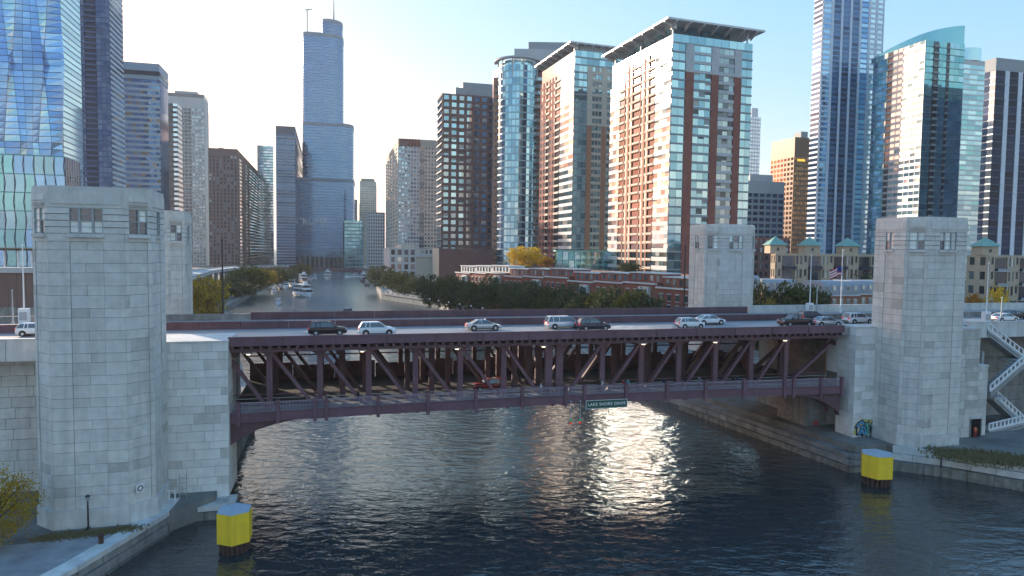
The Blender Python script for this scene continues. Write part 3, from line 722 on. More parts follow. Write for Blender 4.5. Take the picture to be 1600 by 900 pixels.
b = Bld('apartment_tower', 'tall blue apartment tower with dark balcony stacks and a striped side', 'L', 118, 178, 198, 455, -30, cap=220)
b.core(GN[2], ins=.3)
DKG = mat('dark_balcony', (.03, .04, .07), .5)
nf = 58; fh = b.H / nf
cols(b, b.FL, b.a, 0, nf, fh, [(.3, 'balc', LGREY, GN, dict(out=.4, rail=BLUEC)), (.08, 'g', BLUEC, GB, dict(band=.2)), (.34, 'balc', NAVY, GN, dict(rail=BLUEC)), (.4, 'g', BLUEC, GB, dict(band=.12, nb=3))], 3)
cols(b, b.FR, b.b, 0, nf, fh, [(1, 'g', mat('pale_band', (.55, .58, .62), .6, var=.05), GN, dict(band=.42))], 4)
b.done()

b = Bld('office_tower', 'banded office tower with warm reflections behind the blue apartment tower', 'L', 192, 253, 256, 520, 100, cap=60, dr=30)
b.core(GN[1], ins=.3); nf = 40; fh = b.H / nf
cols(b, b.FL, b.a, 0, nf - 3, fh, [(1, 'g', mat('silver_band', (.42, .46, .5), .35, .5, var=.06), GB + [glass('glass_bronze', (.5, .4, .28))], dict(band=.45, nb=10, gap=.02))], 6, .012)  # bronze panes among the blue put warm reflections into the glass colour
b.roofbox(0, 1, 0, 1, b.H - fh * 2.9, b.H - fh * .0, mat('tower_crown', (.3, .37, .44), .5), 'crown'); b.roofbox(-.01, .99, -.01, .99, b.H - fh * 2.2, b.H - fh * 1.4, GD[0], 'louvre_band'); b.done()

b = Bld('office_tower', 'dark brown-black slab tower with a lighter window strip', 'L', 250, 280, 287, 800, 162, cap=50)
b.core(BLACKC, ins=.2); nf = 34; fh = b.H / nf
cols(b, b.FL, b.a, 0, nf, fh, [(.78, 'g', BLACKC, GD, dict(band=.4, nb=4)), (.22, 'g', BLACKC, GS, dict(band=.45))], 7)
cols(b, b.FR, b.b, 0, nf, fh, [(1, 'g', NAVY, GN, dict(band=.4))], 7); b.done()

b = Bld('concrete_tower', 'pale concrete gridded tower with a stepped top behind the dark slab', 'L', 264, 322, 328, 1000, 148, cap=50)
b.core(GD[1], ins=.3); nf = 48; fh = b.H / nf
cols(b, b.FL, b.a, 0, nf - 4, fh, [(.25, 'g', LGREY, GW, dict(band=.35, nb=3, pier=.3)), (.4, 'g', LGREY, GD, dict(band=.22, nb=4, pier=.15)), (.35, 'g', LGREY, GW, dict(band=.4, nb=4, pier=.4))], 8)
cols(b, b.FR, b.b, 0, nf - 4, fh, [(1, 'solid', LGREY, GW)], 8)
b.roofbox(0, 1, 0, 1, b.H - 4 * fh, b.H - fh, LGREY, 'crown'); b.roofbox(.2, .8, .1, .8, b.H - fh, b.H + 4, LGREY); b.done()

b = Bld('hotel_tower', 'brown granite tower with white window columns and a small roof knob', 'L', 327, 372, 404, 760, 233, cap=40)
b.core(BROWN, ins=.2); nf = 34; fh = b.H / nf
cols(b, b.FL, b.a, 0, nf - 2, fh, [(1, 'g', BROWN, GD + GW[3:], dict(band=.3, nb=8, pier=.5))], 9)
cols(b, b.FR, b.b, 0, nf - 2, fh, [(.5, 'g', BROWN, GD, dict(band=.4, nb=2, pier=.6)), (.5, 'g', BROWN, GS, dict(band=.5))], 9)
b.roofbox(0, 1, 0, 1, b.H - 2 * fh, b.H, BROWN, 'crown'); b.roofbox(.7, .85, .2, .5, b.H, b.H + 7, TAN, 'roof_knob'); b.done()

b = Bld('glass_tower', 'slim pale blue glass tower between brown and grey towers', 'L', 403, 428, 434, 980, 228, cap=30)
b.core(GC[1], ins=.2); nf = 44; fh = b.H / nf
cols(b, b.FL, b.a, 0, nf, fh, [(1, 'g', GREYC, GC + GS, dict(band=.3, nb=5))], 10); b.done()

b = Bld('office_tower', 'dark grey slab tower left of the tallest skyscraper', 'L', 432, 462, 473, 830, 198, cap=40)
b.core(GN[2], ins=.2); nf = 50; fh = b.H / nf
cols(b, b.FL, b.a, 0, nf - 3, fh, [(1, 'g', GREYC, GN, dict(band=.4, nb=1))], 11); cols(b, b.FR, b.b, 0, nf - 3, fh, [(1, 'g', NAVY, GN, dict(band=.4))], 11)
b.roofbox(0, 1, 0, 1, b.H - 3 * fh, b.H, mat('dark_crown', (.09, .11, .14), .5), 'crown'); b.roofbox(.3, .6, .2, .7, b.H, b.H + 4, GREYC); b.done()

# --- the tallest tower: three setbacks with a rounded right end ----------------------
def setback_tower():
    Y = 960; C = at(505, Y, 2.2); e = empty('setback_skyscraper', 'tallest blue glass skyscraper with setbacks, rounded ends and a roof spire', 'skyscraper', C)
    e.rotation_euler.z = rad(12)
    P = Pieces(e, 90); rnd = random.Random(4)
    def X(px): return at(px, Y).x - C.x
    Z = lambda y, px=505: atY(px, y, Y).z - 2.2
    BLS = [glass('glass_sky_%d' % i, c, .1, .75) for i, c in enumerate(((.11, .24, .42), (.14, .28, .47), (.09, .2, .37)))]
    BND = mat('setback_band', (.17, .22, .27), .5, .3)
    def tier(name, x0, x1, z0, z1, dep, rl, rr, off):
        n = 7; pts = [(x0 + rl - rl * math.sin(math.pi / 2 * i / n), dep * .0 + rl * (1 - math.cos(math.pi / 2 * i / n)) + off) for i in range(n + 1)][::-1]
        pts = [(x0 + rl * (1 - math.sin(q)), off + rl * (1 - math.cos(q))) for q in [math.pi / 2 * (1 - i / n) for i in range(n + 1)]]
        pts += [(x1 - rr * (1 - math.sin(q)), off + rr * (1 - math.cos(q))) for q in [math.pi / 2 * i / n for i in range(n + 1)]]
        pts += [(x1, off + dep), (x0, off + dep)]
        mb = MB(); mb.prism([(p[0] * .995, p[1] + .3) for p in pts], z0, z1); mb.build(name, BLS[2], e)
        nf = int((z1 - z0) / 3.9); fh = (z1 - z0) / nf; vis = pts[:2 * n + 2]
        for f in range(nf):
            mbs = MB()
            for a, b_ in zip(vis, vis[1:]):
                a = Vector((*a, 0)); b_ = Vector((*b_, 0)); d = b_ - a; L = d.length; d.normalize(); M = frame(a, d, Vector((-d.y, d.x, 0)))
                mb = mbs; mb.box((L / 2, 0, z0 + fh * f + .4), (L + .1, .5, .8), M)
                k = max(1, round(L / 6))
                for c in range(k): glaze(P, M, L / k * c + .1, L / k * (c + 1) - .1, z0 + fh * f + .85, z0 + fh * (f + 1), BLS, rnd, .004, 'glass_panel')
            mbs.build('floor_band', mat('steel_band', (.19, .29, .4), .3, .6), e)
        mb = MB(); mb.prism([(p[0] * 1.004, p[1] - .3) for p in pts], z1 - 5, z1 - .5); mb.build('setback_band', BND, e)
    x0, x1, x2, x3 = X(455), X(473), X(535), X(551)
    tier('lower_tier', x0, x3 + 1, 16, Z(278), 60, 6, 14, 0)
    tier('middle_tier', x1, x3, Z(278), Z(190), 50, 8, 20, 4)
    tier('upper_tier', x1, x2, Z(190), Z(48), 42, 10, 20, 8)
    tier('top_tier', X(502), x2 - 1, Z(48), Z(25), 34, 10, 18, 9)
    mb = MB(); mb.lohi((x0 + 2, 2, 0), (x3 - 2, 55, 16)); mb.build('podium', GD[1], e)
    for i in range(14):
        part('podium_column', e, LGREY, I4, (x0 + 2 + (x3 - x0 - 4) * i / 13, 1, 8), (1.8, 2, 16))
    mb = MB(); mb.tube((X(520), 25, Z(25)), (X(520), 25, Z(-40)), 1.6, .3, 8); mb.build('spire', GREYM, e)
    mb = MB(); mb.bar((X(481), 15, Z(48)), (X(481), 15, Z(12)), 1.0); mb.bar((X(478), 15, Z(12)), (X(488), 15, Z(10)), .9); mb.build('roof_crane', DARKM, e)
    text('lettering', 'TRUMP', 12.0, WHITE, e, Matrix.Translation((X(488), -1.2, Z(347))), .4)
setback_tower()

# --- beyond the river bend -----------------------------------------------------------
def slab(name, label, mode, pl, pc, pr, Y, yt, wall, gl, nf, nb, band=.4, pier=.35, crown=None, cap=30, dl=None, dr=None, nbs=None, th=15):
    b = Bld(name, label, mode, pl, pc, pr, Y, yt, cap=cap, dl=dl, dr=dr, th=th); b.core(wall, ins=.25); fh = b.H / nf
    top = nf - (2 if crown else 0)
    cols(b, b.FL, b.a, 0, top, fh, [(1, 'g', wall, gl, dict(band=band, nb=nb if mode == 'L' else (nbs or nb), pier=pier))], nf)
    cols(b, b.FR, b.b, 0, top, fh, [(1, 'g', wall, gl, dict(band=band, nb=(nbs or nb) if mode == 'L' else nb, pier=pier))], nf)
    if crown: b.roofbox(0, 1, 0, 1, top * fh, b.H, crown, 'crown')
    return b
slab('far_tower', 'small grey block directly right of the tallest skyscraper', 'L', 545, 558, 561, 1100, 312, GREYC, GD, 24, 4, cap=20).done()
b = slab('far_tower', 'slim beige far tower left of the tan hotel', 'L', 562, 588, 591, 1150, 284, CREAM, GW, 36, 8, .4, .4, CREAM, 20); b.roofbox(.1, .9, .1, .9, b.H, b.H + 5, TAN); b.done()
slab('terracotta_building', 'white building with rows of tiny windows at the river bend', 'L', 575, 601, 605, 800, 332, WHT, GD, 18, 7, .45, .5, None, 120).done()
slab('office_block', 'low green-grey glass block beside the base of the tallest skyscraper', 'L', 538, 568, 576, 880, 345, GREYC, GT, 14, 5, .3, .1, None, 30).done()
b = Bld('hotel_tower', 'tan hotel tower with reddish top floors near the river bend', 'R', 603, 622, 687, 640, 216, cap=120)
b.core(TAN, ins=.25); nf = 36; fh = b.H / nf
cols(b, b.FL, b.a, 0, nf - 2, fh, [(1, 'g', CREAM, GW, dict(band=.45, nb=5, pier=.4))], 21)
cols(b, b.FR, b.b, 0, nf - 2, fh, [(.5, 'g', WHT, GC + GW, dict(band=.42, nb=7, pier=.35, blind=.2)), (.12, 'g', GREYC, GC, dict(band=.25, nb=1)), (.38, 'g', CREAM, GW, dict(band=.42, nb=5, pier=.4))], 22)
cols(b, b.FR, b.b * .52, (nf - 2) * fh, 2, fh, [(1, 'g', BRICK, GD, dict(band=.3, nb=7, pier=.5))], 23); b.roofbox(.05, .95, .05, .5, (nf - 2) * fh, b.H, BRICK, 'crown'); b.roofbox(.1, .9, .5, .98, (nf - 2) * fh, b.H - 2, TAN, 'crown'); b.done()

b = Bld('office_building', 'low cream office building with square windows beside the brown brick tower', 'R', 600, 609, 683, 520, 390, cap=300, z0=2.2)
b.core(CREAM, ins=.2); nf = 5; fh = b.H / nf
cols(b, b.FR, b.b, 0, nf, fh, [(.55, 'g', WHT, GD + GW, dict(band=.3, nb=4, pier=.4)), (.45, 'g', WHT, GW, dict(band=.5, nb=5, pier=.5, z0=4))], 25, dep=.5)
cols(b, b.FL, b.a, 0, nf, fh, [(1, 'solid', WHT, GW)], 25); b.roofbox(.1, .9, .25, .55, b.H, b.H + 4, CREAM); b.roofbox(-.02, 1, -.01, 1, b.H, b.H + 1, WHT, 'cornice'); b.done()

# --- right bank towers ------------------------------------------------------------------
b = Bld('brick_tower', 'brown brick tower with a grid of pale blue windows', 'R', 682, 690, 772, 530, 148, cap=300)
b.core(BRICK_D, ins=.3); nf = 25; fh = (b.H - 14) / nf
WF = mat('window_trim', (.5, .55, .56), .6)
cols(b, b.FR, b.b, 14, nf, fh, [(.86, 'g', BRICK_D, GC + GW[3:], dict(band=.38, nb=6, pier=.36, pout=.1, blind=.3)), (.14, 'balc', BRICK_D, GD, dict(rail=BRICK_D))], 31, .006, .45)
cols(b, b.FL, b.a, 14, nf, fh, [(1, 'balc', BRICK_D, GD, dict(rail=GREYC))], 32)
cols(b, b.FR, b.b, 0, 1, 14, [(1, 'solid', BRICK_D, GW)], 32)
b.roofbox(-.005, 1, -.005, 1, b.H, b.H + 1.2, BRICK_D, 'parapet'); b.roofbox(.1, .9, .25, .98, b.H, b.H + 7, GREYC); b.roofbox(.2, .8, .4, .98, b.H + 7, b.H + 12, GREYC); b.done()
b = Bld('brick_podium', 'windowless brown brick podium building at the water side of the brick tower', 'R', 676, 686, 772, 480, 388, cap=40)
b.core(BRICK_D, ins=.1)
for i in range(2):
    for z in (.12, .55): b.P.add('wall_panel', BRICK_D, b.FR, (b.b * (.16 + .2 * i + .08), -.2, b.H * (z + .2)), (b.b * .18, .3, b.H * .38))
b.P.add('light_strip', CREAM, b.FL, (b.a / 2, -.1, b.H / 2), (b.a, .2, b.H)); b.done()

def round_tower():
    Y = 480; xa, xb = at(776, Y), at(850, Y); R_ = (xb.x - xa.x) / 2 * .86
    C = Vector(((xa.x + xb.x) / 2 - 3, Y + R_, 2.2)); e = empty('round_tower', 'cyan glass apartment tower with a curved front and a ring crown', 'apartment tower', C)
    P = Pieces(e, 300); H = atY(810, 100, Y).z - 2.2; nf = 33; fh = H / nf; rnd = random.Random(9); n = 14
    a0, a1 = rad(190), rad(338); q = [a0 + (a1 - a0) * i / n for i in range(n + 1)]
    pts = [(R_ * math.cos(x), R_ * math.sin(x)) for x in q]
    back = [(R_ + 4, 8), (-R_ - 4, 8)]
    mb = MB(); mb.prism([(x * .985, y * .985) for x, y in pts] + back, 0, H); mb.build('core', GN[0], e)
    for f in range(nf):
        mb = MB()
        for i in range(n):
            a = Vector((*pts[i], 0)); b_ = Vector((*pts[i + 1], 0)); d = b_ - a; L = d.length; d.normalize(); M = frame(a, d, Vector((-d.y, d.x, 0)))
            mb.box((L / 2, .0, f * fh + .45), (L + .1, .5, .9), M)
            g = GC if (i not in (2, 9)) else GN
            glaze(P, M, .08, L - .08, f * fh + .95, (f + 1) * fh - .05, g, rnd, .008)
        mb.build('floor_band', mat('cyan_band', (.33, .46, .52), .35, .5), e)
    for i in (0, 3, 6, 9, 12, 14):
        x, y = pts[i]; mb = MB(); mb.tube((x * 1.0, y * 1.0, H - 9), (x * 1.0, y * 1.0, H + 5), .5, .5, 8); mb.build('crown_column', LGREY, e)
    ring = MB(); k = 24; ro, ri = R_ * 1.2, R_ * 1.0
    for i in range(k):
        x, y = rad(170) + rad(200) * i / k, rad(170) + rad(200) * (i + 1) / k
        p = lambda r, g, z: (r * math.cos(g), r * math.sin(g), z)
        ring.hexa([p(ri, x, H + 4), p(ro, x, H + 4), p(ro, y, H + 4), p(ri, y, H + 4), p(ri, x, H + 5.2), p(ro, x, H + 5.2), p(ro, y, H + 5.2), p(ri, y, H + 5.2)])
    ring.build('crown_ring', LGREY, e)
    mb = MB(); mb.prism([(x * .8, y * .8) for x, y in pts] + [(R_, 6), (-R_, 6)], H, H + 4.2); mb.build('crown_drum', GC[1], e)
    mb = MB(); mb.lohi((-R_ * .2, -2, H), (R_ * 2.0, 12, H + 14)); mb.build('penthouse', LGREY, e)
    mb = MB(); mb.lohi((R_ * .5, 2, H + 14), (R_ * 3.4, 14, H + 20)); mb.build('penthouse', GREYC, e)
    # balcony wing between the drum and the next tower
    M = frame(Vector((R_ * .93, -R_ * .37, 0)), Vector((1, 0, 0)), Vector((0, 1, 0))); Lw = R_ * .75
    mb = MB(); mb.lohi((R_ * .93, -R_ * .37 + .5, 0), (R_ * .93 + Lw, 8, H - 3)); mb.build('wing', BRICK_D, e)
    PP = Pieces(e, 150)
    for f in range(nf - 1):
        PP.add('balcony_slab', GREYC, M, (Lw / 2, -.3, f * fh + .2), (Lw, 1.4, .35)); PP.add('wing_window', GW[f % 4], M, (Lw * .3, .45, f * fh + 1.9), (Lw * .5, .2, 2)); PP.add('wall_strip', BRICK, M, (Lw * .85, .2, f * fh + 1.7), (Lw * .25, .5, fh - .1))
    PP.flush()
    M = frame(Vector((-R_ * 1.22, -R_ * .1, 0)), Vector((1, 0, 0)), Vector((0, 1, 0)))
    mb = MB(); mb.lohi((-R_ * 1.22, -R_ * .1, 0), (-R_ * .95, 8, H - 6)); mb.build('brick_flank', ORANGE, e)
    for f in range(nf - 2): part('flank_window', e, GD[0], M, (R_ * .14, -.02, f * fh + 1.8), (R_ * .12, .12, 1.7))
    P.flush()
round_tower()

def canopy(b, z, ov_a, ov_b, m, th=1.0, legs=True):
    """overhanging roof canopy on struts"""
    A, Bd = b.A, b.B
    pts = [-A * ov_a - Bd * ov_b, Bd * (b.b + ov_b) - A * ov_a, A * (b.a + ov_a) + Bd * (b.b + ov_b), A * (b.a + ov_a) - Bd * ov_b]
    mb = MB(); mb.prism([(p.x, p.y) for p in pts], z, z + th); mb.build('roof_canopy', m, b.e)
    n = 6
    for i in range(n + 1):
        f = i / n
        for D1, l1, D2, o in ((A, b.a, Bd, ov_b), (Bd, b.b, A, ov_a)):
            mb = MB(); p = D1 * (l1 * f); mb.hexa([p - D2 * o * .95 + Vector((0, 0, z - .5)), p - D2 * o * .95 + D1 * .7 + Vector((0, 0, z - .5)), p + D1 * .7 + D2 * 2 + Vector((0, 0, z - 3)), p + D2 * 2 + Vector((0, 0, z - 3)),
                 p - D2 * o * .95 + Vector((0, 0, z + .02)), p - D2 * o * .95 + D1 * .7 + Vector((0, 0, z + .02)), p + D1 * .7 + D2 * 2 + Vector((0, 0, z + .02)), p + D2 * 2 + Vector((0, 0, z + .02))]); mb.build('canopy_bracket', m, b.e)

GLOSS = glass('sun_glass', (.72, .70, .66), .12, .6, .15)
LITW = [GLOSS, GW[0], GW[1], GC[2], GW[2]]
CANM = mat('canopy_metal', (.6, .6, .6), .5, .3)
b = Bld('residential_tower', 'left of two canopied cream and orange apartment high-rises, beside the round tower', 'R', 842, 893, 968, 395, 78, cap=300, th=19)
b.core(GW[2], ins=.4); nf = 34; fh = b.H / nf
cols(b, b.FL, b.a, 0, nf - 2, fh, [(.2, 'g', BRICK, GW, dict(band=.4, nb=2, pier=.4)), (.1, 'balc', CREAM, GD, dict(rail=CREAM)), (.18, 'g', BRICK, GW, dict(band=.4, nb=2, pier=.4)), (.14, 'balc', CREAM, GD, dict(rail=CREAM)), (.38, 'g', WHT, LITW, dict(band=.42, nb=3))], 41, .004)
cols(b, b.FR, b.b, 0, nf - 2, fh, [(.26, 'g', GREYC, GC, dict(band=.2, nb=3)), (.1, 'solid', ORANGE, GC, dict(z1=24)), (.2, 'g', CREAM, GC + GW, dict(band=.38, nb=3, pier=.1, blind=.25)), (.1, 'solid', ORANGE, GC, dict(z1=24)), (.34, 'g', CREAM, GC + GW, dict(band=.4, nb=4, pier=.15, blind=.25))], 42, .006, .4)
cols(b, b.FR, b.b, 0, nf - 2, fh, [(.26, 'skip', CREAM, GC, dict(z1=0)), (.1, 'solid', CREAM, GC, dict(z0=24)), (.2, 'skip', CREAM, GC, dict(z1=0)), (.1, 'solid', CREAM, GC, dict(z0=24)), (.34, 'skip', CREAM, GC, dict(z1=0))], 43)
cols(b, b.FR, b.b, (nf - 2) * fh, 2, fh, [(1, 'g', GREYC, GC, dict(band=.2, nb=8))], 43)
b.roofbox(0, .7, .1, .9, b.H, b.H + 4.5, GREYC); canopy(b, b.H + 3.2, 2.6, 4, CANM, .8); b.done()

b = Bld('residential_tower', 'right of two canopied high-rises, with sunlit cream side and red brick strips', 'R', 950, 1043, 1166, 305, 52, cap=300, th=19)
b.core(GW[2], ins=.5); nf = 31; fh = b.H / nf
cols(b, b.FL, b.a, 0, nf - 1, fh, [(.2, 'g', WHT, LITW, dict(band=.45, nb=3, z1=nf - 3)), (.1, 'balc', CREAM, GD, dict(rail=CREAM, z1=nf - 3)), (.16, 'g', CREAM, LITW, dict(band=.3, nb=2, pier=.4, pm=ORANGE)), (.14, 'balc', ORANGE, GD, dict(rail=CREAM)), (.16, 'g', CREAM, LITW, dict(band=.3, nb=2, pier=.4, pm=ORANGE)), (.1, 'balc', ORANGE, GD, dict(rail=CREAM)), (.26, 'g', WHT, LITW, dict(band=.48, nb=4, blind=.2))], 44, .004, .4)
WB = mat('pale_panel', (.5, .5, .5), .6)
cols(b, b.FR, b.b, 0, nf - 4, fh, [(.16, 'g', GREYC, GC, dict(band=.18, nb=2)), (.1, 'solid', BRICK, GC), (.22, 'g', GREYC, GC, dict(band=.25, nb=3, blind=.3)), (.09, 'solid', BRICK, GC), (.2, 'g', WB, GW + GD[:1], dict(band=.38, nb=3, blind=.3)), (.09, 'solid', BRICK, GC), (.14, 'g', GREYC, GC, dict(band=.18, nb=2))], 45, .006, .45)
cols(b, b.FR, b.b, (nf - 4) * fh, 3, fh, [(.16, 'g', GREYC, GC, dict(band=.18, nb=2)), (.1, 'solid', WB, GC), (.22, 'g', WB, GC, dict(band=.3, nb=3)), (.09, 'solid', WB, GC), (.2, 'g', WB, GW, dict(band=.38, nb=3)), (.09, 'solid', WB, GC), (.14, 'g', GREYC, GC, dict(band=.18, nb=2))], 46, .006, .45)
cols(b, b.FR, b.b, (nf - 1) * fh, 1, fh, [(1, 'g', GREYC, GC, dict(band=.15, nb=10))], 47)
b.roofbox(.1, .8, .1, .8, b.H, b.H + 6, GC[2], 'penthouse'); canopy(b, b.H + 5.0, 3.0, 4.5, CANM, .8)
for fa, fb in ((0.02, .02), (.02, .95), (.5, .02), (.95, .02)):
    p = b.A * (b.a * fa) + b.B * (b.b * fb); mb = MB(); mb.tube((p.x, p.y, b.H), (p.x, p.y, b.H + 5), .45); mb.build('canopy_post', CANM, b.e)
b.done()

# --- right background ---------------------------------------------------------------
FAR = mat('hazy_blue_tower', (.33, .43, .52), .9, var=.03)  # distance haze is put into this tower's colour
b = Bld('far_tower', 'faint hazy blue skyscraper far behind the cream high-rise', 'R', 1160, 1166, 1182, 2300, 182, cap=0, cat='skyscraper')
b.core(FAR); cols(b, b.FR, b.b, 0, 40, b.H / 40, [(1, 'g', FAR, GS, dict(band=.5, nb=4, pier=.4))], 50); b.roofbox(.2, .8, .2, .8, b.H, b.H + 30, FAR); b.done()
b = slab('office_building', 'grey mid-rise with pale roof band right of the cream high-rise', 'R', 1155, 1163, 1222, 520, 282, GREYC, GN, 18, 6, .4, .25, LGREY, 60); b.roofbox(.1, .9, .1, .7, b.H, b.H + 5, WHT); b.done()
b = Bld('office_tower', 'brown bronze tower with a lit gold sign band', 'R', 1200, 1236, 1262, 620, 214, cap=90)
BZ = mat('bronze_cladding', (.16, .085, .045), .45, .2, var=.1); BZG = [glass('glass_bronze_%d' % i, c) for i, c in enumerate(((.3, .18, .09), (.22, .13, .07), (.12, .08, .05)))]
b.core(BZ, ins=.3); nf = 30; fh = b.H / nf
for M, L in ((b.FL, b.a), (b.FR, b.b)): cols(b, M, L, 0, nf - 4, fh, [(1, 'g', BZ, BZG, dict(band=.4, nb=7, pier=.3))], 52)
b.roofbox(0, 1, 0, 1, b.H - 4 * fh, b.H, BZ, 'crown'); b.P.add('gold_sign', mat('gold_sign', (.8, .45, .05), .5, emit=.5, var=0), b.FR, (b.b * .4, -.3, b.H - 4.6 * fh), (b.b * .45, .3, 2)); b.roofbox(.1, .4, .5, .9, b.H, b.H + 6, GREYC); b.done()

b = Bld('glass_tower', 'tall blue and white pinstriped tower rising out of frame on the right', 'R', 1259, 1272, 1366, 480, -20, cap=300)
PIN = mat('white_pinstripe', (.6, .66, .74), .5); b.core(GN[2], ins=.3); nf = 60; fh = b.H / nf
cols(b, b.FR, b.b, 0, nf, fh, [(.16, 'g', PIN, GB, dict(band=.35, nb=1, pier=.3)), (.15, 'g', BLUEC, GN, dict(band=.3, nb=1, pier=.24, pm=PIN)), (.15, 'g', BLUEC, GN, dict(band=.3, nb=1, pier=.24, pm=PIN)), (.15, 'g', BLUEC, GN, dict(band=.3, nb=1, pier=.24, pm=PIN)), (.15, 'g', BLUEC, GB, dict(band=.3, nb=1, pier=.24, pm=PIN)), (.24, 'g', PIN, GS, dict(band=.35, nb=2, pier=.3))], 53, .01)
cols(b, b.FL, b.a, 0, nf, fh, [(1, 'g', PIN, GN, dict(band=.4))], 54); b.done()

b = Bld('glass_tower', 'teal glass tower with a pale ribbed corner wing and curved crown', 'R', 1353, 1432, 1492, 430, 62, cap=300)
SIL = mat('silver_rib', (.55, .58, .58), .4, .3); b.core(GT[2], ins=.3); nf = 40; fh = b.H / nf
cols(b, b.FL, b.a, 0, nf, fh, [(.3, 'g', TEALC, GT + GC, dict(band=.15, nb=3)), (.1, 'balc', LGREY, GD, dict(rail=LGREY)), (.6, 'g', SIL, GC + GS, dict(band=.42, nb=6, pier=.06))], 55, .01)
cols(b, b.FR, b.b, 0, nf, fh, [(.2, 'g', TEALC, GT, dict(band=.12, nb=2)), (.14, 'balc', GREYC, GD, dict(out=.5, rail=GREYC)), (.2, 'g', TEALC, GT, dict(band=.12, nb=2)), (.08, 'balc', GREYC, GD, dict(rail=GREYC)), (.38, 'g', TEALC, GT + GC[:1], dict(band=.12, nb=3))], 56, .014)
# curved crown sail behind the corner wing
A0 = b.A * b.a * 1.0 + Vector((0, 0, 0)); mb = MB(); k = 14; rg = []
for i in range(k + 1):
    f = i / k; p = b.A * (b.a * (1 - f) * 1.0) + b.B * (b.b * f) + (b.A + b.B) * (6 - 5.5 * math.sin(math.pi * f)); z = b.H + 2 + 12 * math.sin(math.pi / 2 * f)
    rg.append([(p.x, p.y, b.H - 1), (p.x + b.A.x * 3 + b.B.x * .2, p.y + b.A.y * 3 + b.B.y * .2, b.H - 1), (p.x + b.A.x * 3 + b.B.x * .2, p.y + b.A.y * 3 + b.B.y * .2, z), (p.x, p.y, z)])
mb.loft(rg); mb.build('crown_sail', GT[1], b.e); b.done()

b = Bld('glass_tower', 'cyan banded glass tower behind the teal tower', 'R', 1480, 1490, 1545, 560, 92, cap=80)
b.core(GC[2], ins=.3); nf = 46; fh = b.H / nf
cols(b, b.FR, b.b, 0, nf - 1, fh, [(.85, 'g', SIL, GC + GT[:1], dict(band=.3, nb=4)), (.15, 'balc', LGREY, GN, dict(rail=GC[0]))], 57)
b.roofbox(0, 1, 0, 1, b.H - fh, b.H, WHT, 'crown'); mb = MB(); p = b.B * b.b * .35 + b.A * 12; mb.tube((p.x, p.y, b.H), (p.x, p.y, b.H + 10), 13, 13, 24); mb.build('roof_drum', GC[1], b.e); b.done()

b = Bld('glass_tower', 'dark glass tower with white vertical stripes at the right edge', 'R', 1525, 1542, 1680, 400, 98, cap=300)
b.core(GN[2], ins=.3); nf = 34; fh = b.H / nf
STR = mat('white_stripe', (.62, .66, .72), .4)
GK = [mat('glass_ink_%d' % i, c, .12, 0, var=.1, orand=.1, spec=.08) for i, c in enumerate(((.016, .03, .06), (.022, .042, .085), (.012, .02, .04)))]
sp = []
for i in range(7): sp += [(.11, 'g', NAVY, GK, dict(band=.12, nb=1)), (.05, 'solid', STR, GD)]
cols(b, b.FR, b.b, 0, nf - 1, fh, sp, 58, .01); cols(b, b.FL, b.a, 0, nf - 1, fh, [(.5, 'g', NAVY, GN, dict(band=.12)), (.5, 'g', SIL, GS, dict(band=.2, nb=2))], 59)
b.roofbox(-.01, 1, -.005, 1, b.H - fh, b.H + 3, GREYC, 'crown'); b.done()

b = slab('brick_apartments', 'dark red brick mid-rise apartment block left of the green-roofed building', 'R', 1170, 1177, 1233, 330, 374, BRICK_D, GW + GD, 9, 7, .4, .45, None, 150); b.roofbox(-.01, 1, -.01, 1, b.H, b.H + 1, BRICK, 'parapet'); b.done()

def green_roofed(pl, pc, pr, Y, yt, label, roofs, seed, lit=None):
    b = Bld('balcony_apartments', label, 'R', pl, pc, pr, Y, yt, cap=300, z0=3.2, cat='apartment building')
    wl_ = mat('beige_stucco', (.47, .37, .27), .85, var=.08); b.core(wl_, ins=.3); nf = 5; fh = b.H / nf
    n = max(1, round(b.b / 11)); sp = []
    for i in range(n): sp += [(.2, 'g', wl_, GD, dict(band=.5, nb=1, pier=.5)), (.5, 'balc', DKG if not lit else LGREY, GD, dict(out=1.0, rail=DKG if not lit else GREYC)), (.3, 'g', wl_, GD + GW, dict(band=.35, nb=2, pier=.35))]  # lit puts sunlight into the balcony colours, pale instead of dark
    cols(b, b.FR, b.b, 0, nf, fh, sp, seed, .004, .35)
    na = max(1, round(b.a / 9))
    cols(b, b.FL, b.a, 0, nf, fh, [(1, 'g', wl_, GD + GW, dict(band=.45, nb=na * 2, pier=.5))], seed + 1, .004, .35)
    b.roofbox(-.01, 1, -.01, 1, b.H, b.H + .8, wl_, 'parapet')
    for px in roofs:
        k = ext(b.C, b.B, px); c = b.B * k + b.A * 4; mb = MB(); mb.lohi((c.x - 3, c.y - 3, b.H + .8), (c.x + 3, c.y + 3, b.H + 4)); mb.build('roof_turret', wl_, b.e)
        mb = MB(); mb.prism([(c.x + x * 3.8, c.y + y * 3.8) for x, y in ((-1, -1), (1, -1), (1, 1), (-1, 1))], b.H + 4, b.H + 7.4, inset=[(c.x + x * .05, c.y + y * .05) for x, y in ((-1, -1), (1, -1), (1, 1), (-1, 1))]); mb.build('turret_roof', COPPER, b.e)
        part('turret_window', b.e, GD[0], Matrix.Translation((c.x, c.y - 3.02, b.H + 2.4)), (0, 0, 0), (.9, .1, 1.2))
    b.done(); return b
green_roofed(1206, 1213, 1372, 262, 399, 'tan balcony apartments with three green pyramid roofs between the right towers', (1221, 1275, 1335), 61)
green_roofed(1512, 1546, 1660, 250, 402, 'sunlit tan apartments with one green pyramid roof at the right edge', (1554,), 63, lit=True)

